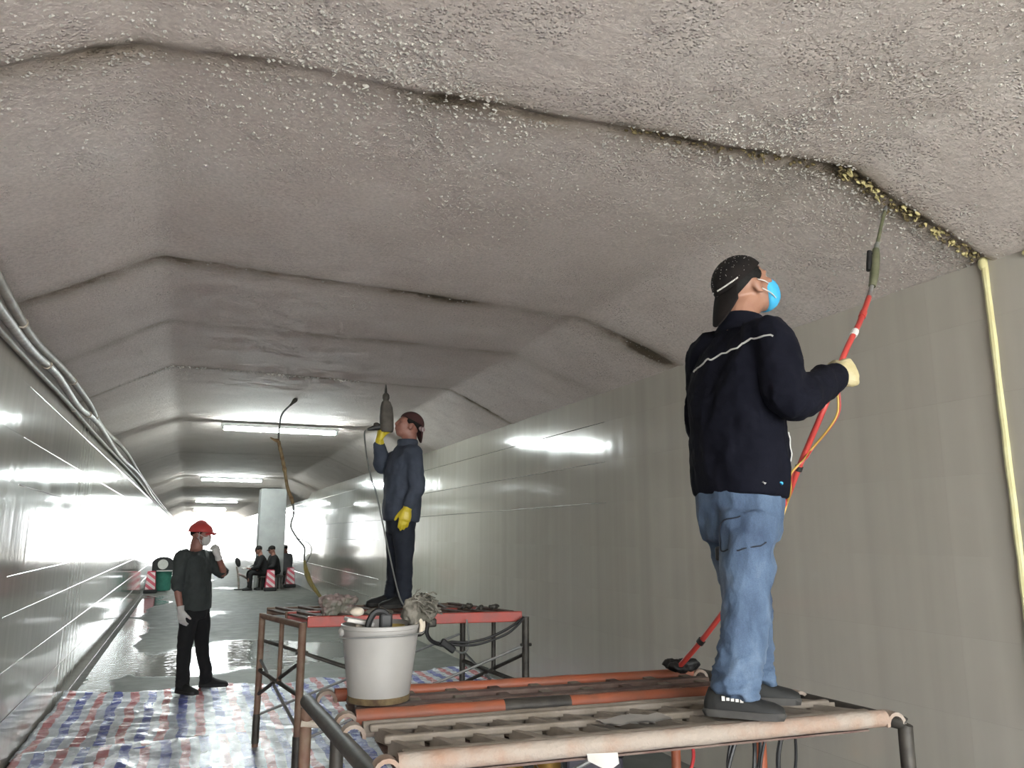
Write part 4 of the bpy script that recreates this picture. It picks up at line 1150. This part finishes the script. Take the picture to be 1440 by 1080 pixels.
# ---- lance
t = thing('injection_lance', (2.83, 2.42, 3.05), 'long red lance with olive grip reaching from plank to cracked seam', 'lance')
PL = spline([(2.601, 2.35, 2.59), (2.45, 2.27, 2.445), (2.288, 2.205, 2.286), (2.205, 2.24, 2.083), (2.19, 2.36, 1.895), (2.17, 2.48, 1.69), (2.095, 2.63, 1.42), (2.005, 2.77, 1.205), (1.947, 2.90, 1.055)], 6)
MB().tube(PL, .0112, 10).build('shaft', M_LANCE, t)
MB().tube([(2.601, 2.35, 2.59), (2.612, 2.352, 2.612), (2.640, 2.36, 2.66)], [.011, .009, .009], 10).build('ferrule', M_GALV, t)
MB().tube([(2.634, 2.358, 2.645), (2.66, 2.365, 2.70), (2.70, 2.385, 2.80), (2.715, 2.392, 2.835)], [.015, .019, .019, .014], 12).build('grip', M_OLIVE, t)
MB().tube([(2.71, 2.39, 2.825), (2.735, 2.398, 2.87)], [.013, .010], 10).build('collar', M_GALV, t)
MB().tube([(2.732, 2.397, 2.865), (2.78, 2.41, 2.96), (2.828, 2.42, 3.055)], [.008, .0075, .007], 8).build('nozzle', M_OLIVE, t)
MB().tube([(2.822, 2.419, 3.043), (2.836, 2.421, 3.07)], [.010, .006], 8).build('tip', M_GALV, t)
MB().tube([(2.672, 2.39, 2.82), (2.658, 2.385, 2.76), (2.646, 2.38, 2.725)], [.010, .012, .010], 10).build('trigger', M_BLACK, t)
MB().tube([(2.672, 2.39, 2.815), (2.70, 2.388, 2.80)], .006, 8).build('trigger_link', M_BLACK, t)
for i in (4, 8): MB().tube([PL[i], PL[i + 1]], .0145, 10).build('band', M_WHITE if i == 8 else M_LANCE, t)
for i in (25, 32, 43): MB().tube([PL[i], PL[i].lerp(PL[i + 1], .5)], .0160, 10).build('tape', M_BLACK, t)
wr_ = [(2.230, 2.20, 2.14), (2.245, 2.22, 2.06), (2.235, 2.26, 2.0), (2.215, 2.34, 1.925), (2.17, 2.33, 1.885), (2.125, 2.36, 1.83), (2.155, 2.40, 1.77), (2.18, 2.455, 1.72), (2.16, 2.47, 1.66), (2.13, 2.53, 1.58)]
MB().tube(spline(wr_, 6), .0045, 6).build('wire', M_YWIRE, t)
MB().tube([(p[0] + .006, p[1] - .004, p[2] + .004) for p in spline(wr_[:7], 6)], .0035, 6).build('wire', M_TINRED, t)
tag(crumple('bristle_lump', (1.985, 2.93, 1.055), (.08, .06, .035), M_BLACK, 'black brush lump at the foot of the red lance', 'brush', 41, .006, .010, 9), 'black brush lump at the foot of the red lance', 'brush')

# ---- worker 2: slate jacket, yellow gloves, on the rear scaffold, facing left
J2 = {'hem': (1.575, 6.20, 1.775), 'pel': (1.575, 6.20, 1.73), 'che': (1.575, 6.20, 2.10), 'nb': (1.612, 6.20, 2.335), 'H': (1.612, 6.20, 2.478),
      'shL': (1.615, 6.03, 2.235), 'elL': (1.640, 5.98, 1.975), 'wrL': (1.565, 5.98, 1.80), 'shR': (1.590, 6.37, 2.245), 'elR': (1.440, 6.36, 2.155), 'wrR': (1.405, 6.33, 2.365),
      'hipL': (1.575, 6.11, 1.69), 'hipR': (1.565, 6.29, 1.69), 'knL': (1.585, 6.10, 1.40), 'knR': (1.560, 6.28, 1.395), 'anL': (1.585, 6.09, 1.125), 'anR': (1.535, 6.27, 1.125)}
hl2 = ((-.22, -.05, -.97), (.2, .95, 0), (-.95, .1, .2), [(.25, .3, .2), (.2, .3, .2), (.2, .25, .2), (.25, .3, .2)], (.55, .8, .2), .3)
hr2 = ((.12, .0, .99), (.95, .2, -.1), (-.2, -.95, 0), [(.9, 1.1, .7)] * 4, (.1, .9, .5), .8)
S2 = dict(latp=(0, -1, 0), latc=(.05, -1, 0), toeR=(-1, .05), toeL=(-.95, -.2), handR=hr2, handL=hl2, skin=M_SKINR, seed=2, vx=.009, hk=.96,
          trousers=dict(mat=M_NAVYT, hips=[(-.12, .14, .10, 0), (-.04, .165, .115, 0), (.05, .165, .12, 0)], r=[.092, .086, .070, .064, .066], hemz=-.06, amp=.006, vx=.011),
          top=dict(name='jacket', mat=M_COAT2, prof=[(-.12, .175, .140), (.0, .185, .150), (.3, .185, .148), (.55, .195, .140), (.75, .195, .125), (.88, .16, .10), (.96, .088, .08), (.99, .07, .07)], sleeve=.80, r=[.08, .075, .068, .060, .056, .050], amp=.008, ws=6, vx=.011))
w2, X2 = worker('person', 'man in slate jacket and yellow gloves holding a tool overhead', (1.56, 6.18, 1.04), J2, (-.93, -.02, .36), UP, S2)
glove(w2, X2['g'], 'L', hl2, M_YGLOVE, .10, 1.3, .006, (.040, .050))
glove(w2, X2['g'], 'R', hr2, M_YGLOVE, .13, 1.3, .006, (.040, .052))
for q in 'RL': shoe(w2, J2['an' + q], S2['toe' + q], 1.0, 1.046, (M_SHOE, M_SOLE))
collar(w2, X2, M_COAT2, .080, .084, .040, -.01)
hair(w2, X2)
cp, c, ff, uu = backward_cap(w2, X2, M_CAPRED, math.radians(2), 'dark maroon cap worn backwards', .02)
f, l, u, H, k = axes(X2)
bq = MB(); bq.ell(c - ff * .085 + l * .062 - uu * .022, (.028, .014, .022), (ff, l, uu), 12, 8); bq.build('cap_patch', mat('pale_patch', (.36, .32, .32), .8, col2=(.25, .14, .14), nscale=60), cp)
# tool
dx, dy = 1.425, 6.20
t = thing('rotary_hammer', (1.43, 6.33, 2.43), 'dirty grey hand tool held upright against the vault', 'tool')
T0 = lambda z, x=0, y=0: V((1.452 + x, 6.30 + y, z))
MB().loft([ellring(T0(z, x), V((1, 0, 0)), V((0, 1, 0)), a, b_, 18, 2.8) for z, x, a, b_ in ((2.435, .008, .048, .045), (2.46, .006, .056, .052), (2.56, .002, .057, .050), (2.64, -.002, .050, .045), (2.685, -.006, .036, .034), (2.70, -.008, .022, .022))]).build('body', M_TOOL, t)
MB().tube([T0(2.695, -.008), T0(2.72, -.008), T0(2.745, -.009), T0(2.76, -.010)], [.020, .030, .028, .018], 14).build('chuck', M_DARKST, t)
MB().tube([T0(2.755, -.010), T0(2.79, -.011), T0(2.835, -.012)], [.013, .010, .004], 8).build('bit', M_DARKST, t)
MB().loft([ellring(V((x, 6.315, z)), V((0, 0, 1)), V((0, 1, 0)), a, b_, 14, 2.5) for x, z, a, b_ in ((1.43, 2.475, .030, .026), (1.40, 2.478, .028, .022), (1.36, 2.470, .024, .020), (1.325, 2.458, .016, .014), (1.30, 2.452, .010, .010))]).build('handle', M_BLACK, t)
MB().ell((1.375, 6.31, 2.495), (.028, .018, .018), n=12, m=8).build('switch', M_DARKST, t)
MB().tube(spline([(1.30, 6.315, 2.452), (1.278, 6.31, 2.43), (1.275, 6.28, 2.36), (1.285, 6.2, 2.19), (1.31, 6.12, 2.02), (1.34, 6.06, 1.90), (1.42, 5.97, 1.5), (1.50, 5.9, 1.15), (1.55, 5.85, 1.055)], 6), .006, 6).build('lead', M_GCABLE, t)

# ---- worker 3: charcoal shirt, red helmet, on the tarpaulin
J3 = {'hem': (0.128, 9.1, 0.86), 'pel': (0.128, 9.1, 0.86), 'che': (0.085, 9.1, 1.215), 'nb': (0.095, 9.1, 1.455), 'H': (0.125, 9.09, 1.598),
      'shR': (-0.055, 8.94, 1.365), 'elR': (-0.065, 8.93, 1.075), 'wrR': (-0.015, 8.90, 0.835), 'shL': (0.215, 9.25, 1.355), 'elL': (0.375, 9.12, 1.19), 'wrL': (0.305, 9.0, 1.385),
      'hipR': (0.075, 9.02, 0.82), 'hipL': (0.18, 9.17, 0.82), 'knR': (0.045, 8.99, 0.45), 'knL': (0.215, 9.18, 0.46), 'anR': (0.055, 8.96, 0.105), 'anL': (0.295, 9.22, 0.105)}
hr3 = ((.15, -.1, -.98), (.6, .75, .1), (.8, -.55, .1), [(.35, .5, .3)] * 4, (.55, .8, .25), .4)
hl3 = ((-.35, -.2, .9), (-.55, .75, -.1), (.1, -.2, .9), [(.9, .9, .5), (1.0, 1.0, .6), (1.0, 1.0, .6), (1.0, 1.0, .6)], (.4, .8, .3), .5)
S3 = dict(latp=(.40, .92, 0), latc=(.42, .90, 0), toeR=(.62, -.78), toeL=(.98, -.20), handR=hr3, handL=hl3, skin=M_SKINR, seed=3, vx=.009, hk=1.0,
          trousers=dict(mat=M_BLKCLOTH, hips=[(-.12, .145, .105, 0), (-.03, .172, .125, 0), (.07, .170, .125, 0)], r=[.098, .090, .072, .066, .066], hemz=-.04, amp=.007, vx=.011),
          top=dict(name='shirt', mat=M_TSHIRT, prof=[(-.06, .180, .135), (.05, .185, .145), (.3, .190, .150), (.55, .205, .145), (.75, .205, .125), (.88, .165, .10), (.97, .10, .08)], sleeve=.05, r=[.078, .080, .074, .066, .060, .058], amp=.007, ws=6, vx=.011))
w3, X3 = worker('person', 'man in charcoal shirt and red helmet standing on the striped tarpaulin', (.16, 9.08, .02), J3, (.90, -.36, -.02), UP, S3)
glove(w3, X3['g'], 'R', hr3, M_WHITE, .05, 1.3, .006)
glove(w3, X3['g'], 'L', hl3, M_WHITE, .05, 1.3, .006)
for q in 'RL': shoe(w3, J3['an' + q], S3['toe' + q], 1.05, .022, (M_SHOE, M_BLACK))
f, l, u, H, k = axes(X3)
d, rim = dome(H + f * -.008 + u * .032, (f, l, u), (.128, .106, .112), lambda ph: 1.52)
hm = d.build('helmet', M_HELMET, w3)
brim(H + f * .108 + u * .036, f, l, u, .058, .085, .25, .005, .06).build('peak', M_HELMET, hm)
ring = [(H + f * (-.008 + .131 * math.cos(a)) + l * .109 * math.sin(a) + u * .036) for a in [2 * PI * i / 24 for i in range(25)]]
MB().tube(ring, .006, 6).build('rim', M_HELMET, hm)
MB().tube([H + f * (-.008 + .10 * math.cos(a)) + u * (.034 + .116 * math.sin(a)) for a in [math.radians(20 + 14 * i) for i in range(11)]], .008, 6).build('ridge', M_HELMET, hm)
MB().tube(spline([H + f * .02 + l * -.10 + u * .03, H + f * .012 + l * -.075 - u * .04, H + f * .03 - u * .115, H + f * .012 + l * .075 - u * .04, H + f * .02 + l * .10 + u * .03], 5), .004, 6).build('chin_strap', M_WHITE, hm)
hair(w3, X3)
mask(w3, X3, M_WHITE, M_WHITE, 'white cup mask', .8)

# ---- three far figures by the pillar
def sitter(label, base, ang, m, hood, lean, seat_label, board=False, s=1.0, hm=None):
    c, sn = math.cos(ang), math.sin(ang)
    F = V((c, sn, 0)); L = V((-sn, c, 0)); B = V(base)
    P = lambda a, b, z: B + (F * a + L * b) * s + V((0, 0, z * s))
    J = {'hem': P(0, 0, .50), 'pel': P(0, 0, .52), 'che': P(.06 + lean * .4, 0, .78), 'nb': P(.08 + lean, 0, 1.0), 'H': P(.13 + lean * 1.2, 0, 1.15),
         'shR': P(.07 + lean, -.17, .92), 'elR': P(.16 + lean, -.23, .68), 'wrR': P(.36 + lean * .5, -.12, .62), 'shL': P(.07 + lean, .17, .92), 'elL': P(.16 + lean, .23, .68), 'wrL': P(.36 + lean * .5, .12, .62),
         'hipR': P(.02, -.09, .50), 'hipL': P(.02, .09, .50), 'knR': P(.40, -.13, .50), 'knL': P(.40, .13, .50), 'anR': P(.38, -.12, .11), 'anL': P(.42, .12, .11)}
    hd = (F, V((0, 0, 1)), L, [(.4, .5, .3)] * 4, (.7, .7, .2)); hd2 = (F, V((0, 0, 1)), -L, [(.4, .5, .3)] * 4, (.7, .7, .2))
    S = dict(latp=L, latc=L, toeR=(c, sn), toeL=(c, sn), handR=hd, handL=hd2, skin=M_SKINR, seed=9, vx=.014, hk=1.0,
             trousers=dict(mat=m, hips=[(-.08, .16, .12, 0), (0, .18, .135, 0), (.1, .17, .13, 0)], r=[.10, .09, .072, .065, .062], vx=.018, hemz=-.04),
             top=dict(name='jacket', mat=m, prof=[(-.05, .19, .15), (.3, .20, .16), (.55, .215, .155), (.8, .20, .13), (.92, .13, .10), (1.0, .075, .075)], sleeve=.9, r=[.085, .08, .072, .065, .06, .052], vx=.018))
    r, X = worker('person', label, tuple(B), J, F * .95 + V((0, 0, -.25)), UP, S)
    hair(r, X)
    f, l, u, H, k = axes(X)
    d, _ = dome(H - f * .012 + u * .038, (f, l, u), (.112, .092, .095), lambda ph: 1.5); cp_ = d.build('cap', hm or M_CAP, r)
    brim(H + f * .088 + u * .04, f, l, u, .07, .07, .2, .006, .05).build('peak', hm or M_CAP, cp_)
    for q in 'RL': shoe(r, J['an' + q], S['toe' + q], 1.0, B.z, (M_SHOE, M_BLACK))
    st = thing('stool', tuple(B + F * -.02), seat_label, 'stool', 'low stools by the pillar')
    MB().box(B - F * .02 + V((0, 0, .375)), (.34, .34, .05), (F, L, V((0, 0, 1)))).build('seat', M_DARKST, st, bevel=.01, smooth=False)
    for a in (-.13, .13):
        for b in (-.13, .13):
            MB().tube([B + F * (a - .02) + L * b, B + F * (a * .9 - .02) + L * b * .9 + V((0, 0, .36))], .018, 8).build('leg', M_DARKST, st)
    return r, X, J
r4, X4, J4 = sitter('person in black seated before the pillar with a pale board on the lap', (2.16, 24.7, 0), math.radians(188), M_BLKCLOTH, 1, .06, 'low dark stool under the seated person with the board')
bw = MB(); bw.box((1.80, 24.7, .66), (.55, .30, .02), (V((.98, .1, .12)), V((-.1, .98, 0)), V((-.12, 0, .98)))); tag(bw.build('board', M_SHEET, smooth=False, bevel=.004), 'pale flat board on the lap of the person in black', 'board')
r5, X5, J5 = sitter('second person in black seated close against the pillar, right of the board holder', (2.50, 24.85, 0), math.radians(196), M_BLKCLOTH, 1, .02, 'low dark stool of the person without a board, at the pillar')
r6, X6, J6 = sitter('person in haze-paled grey seated between the pillar and the right wall', (3.0, 26.5, 0), math.radians(110), M_HAZEGREY, 1, .03, 'low stool under the haze-paled person, beyond the pillar', hm=M_HAZEGREY)
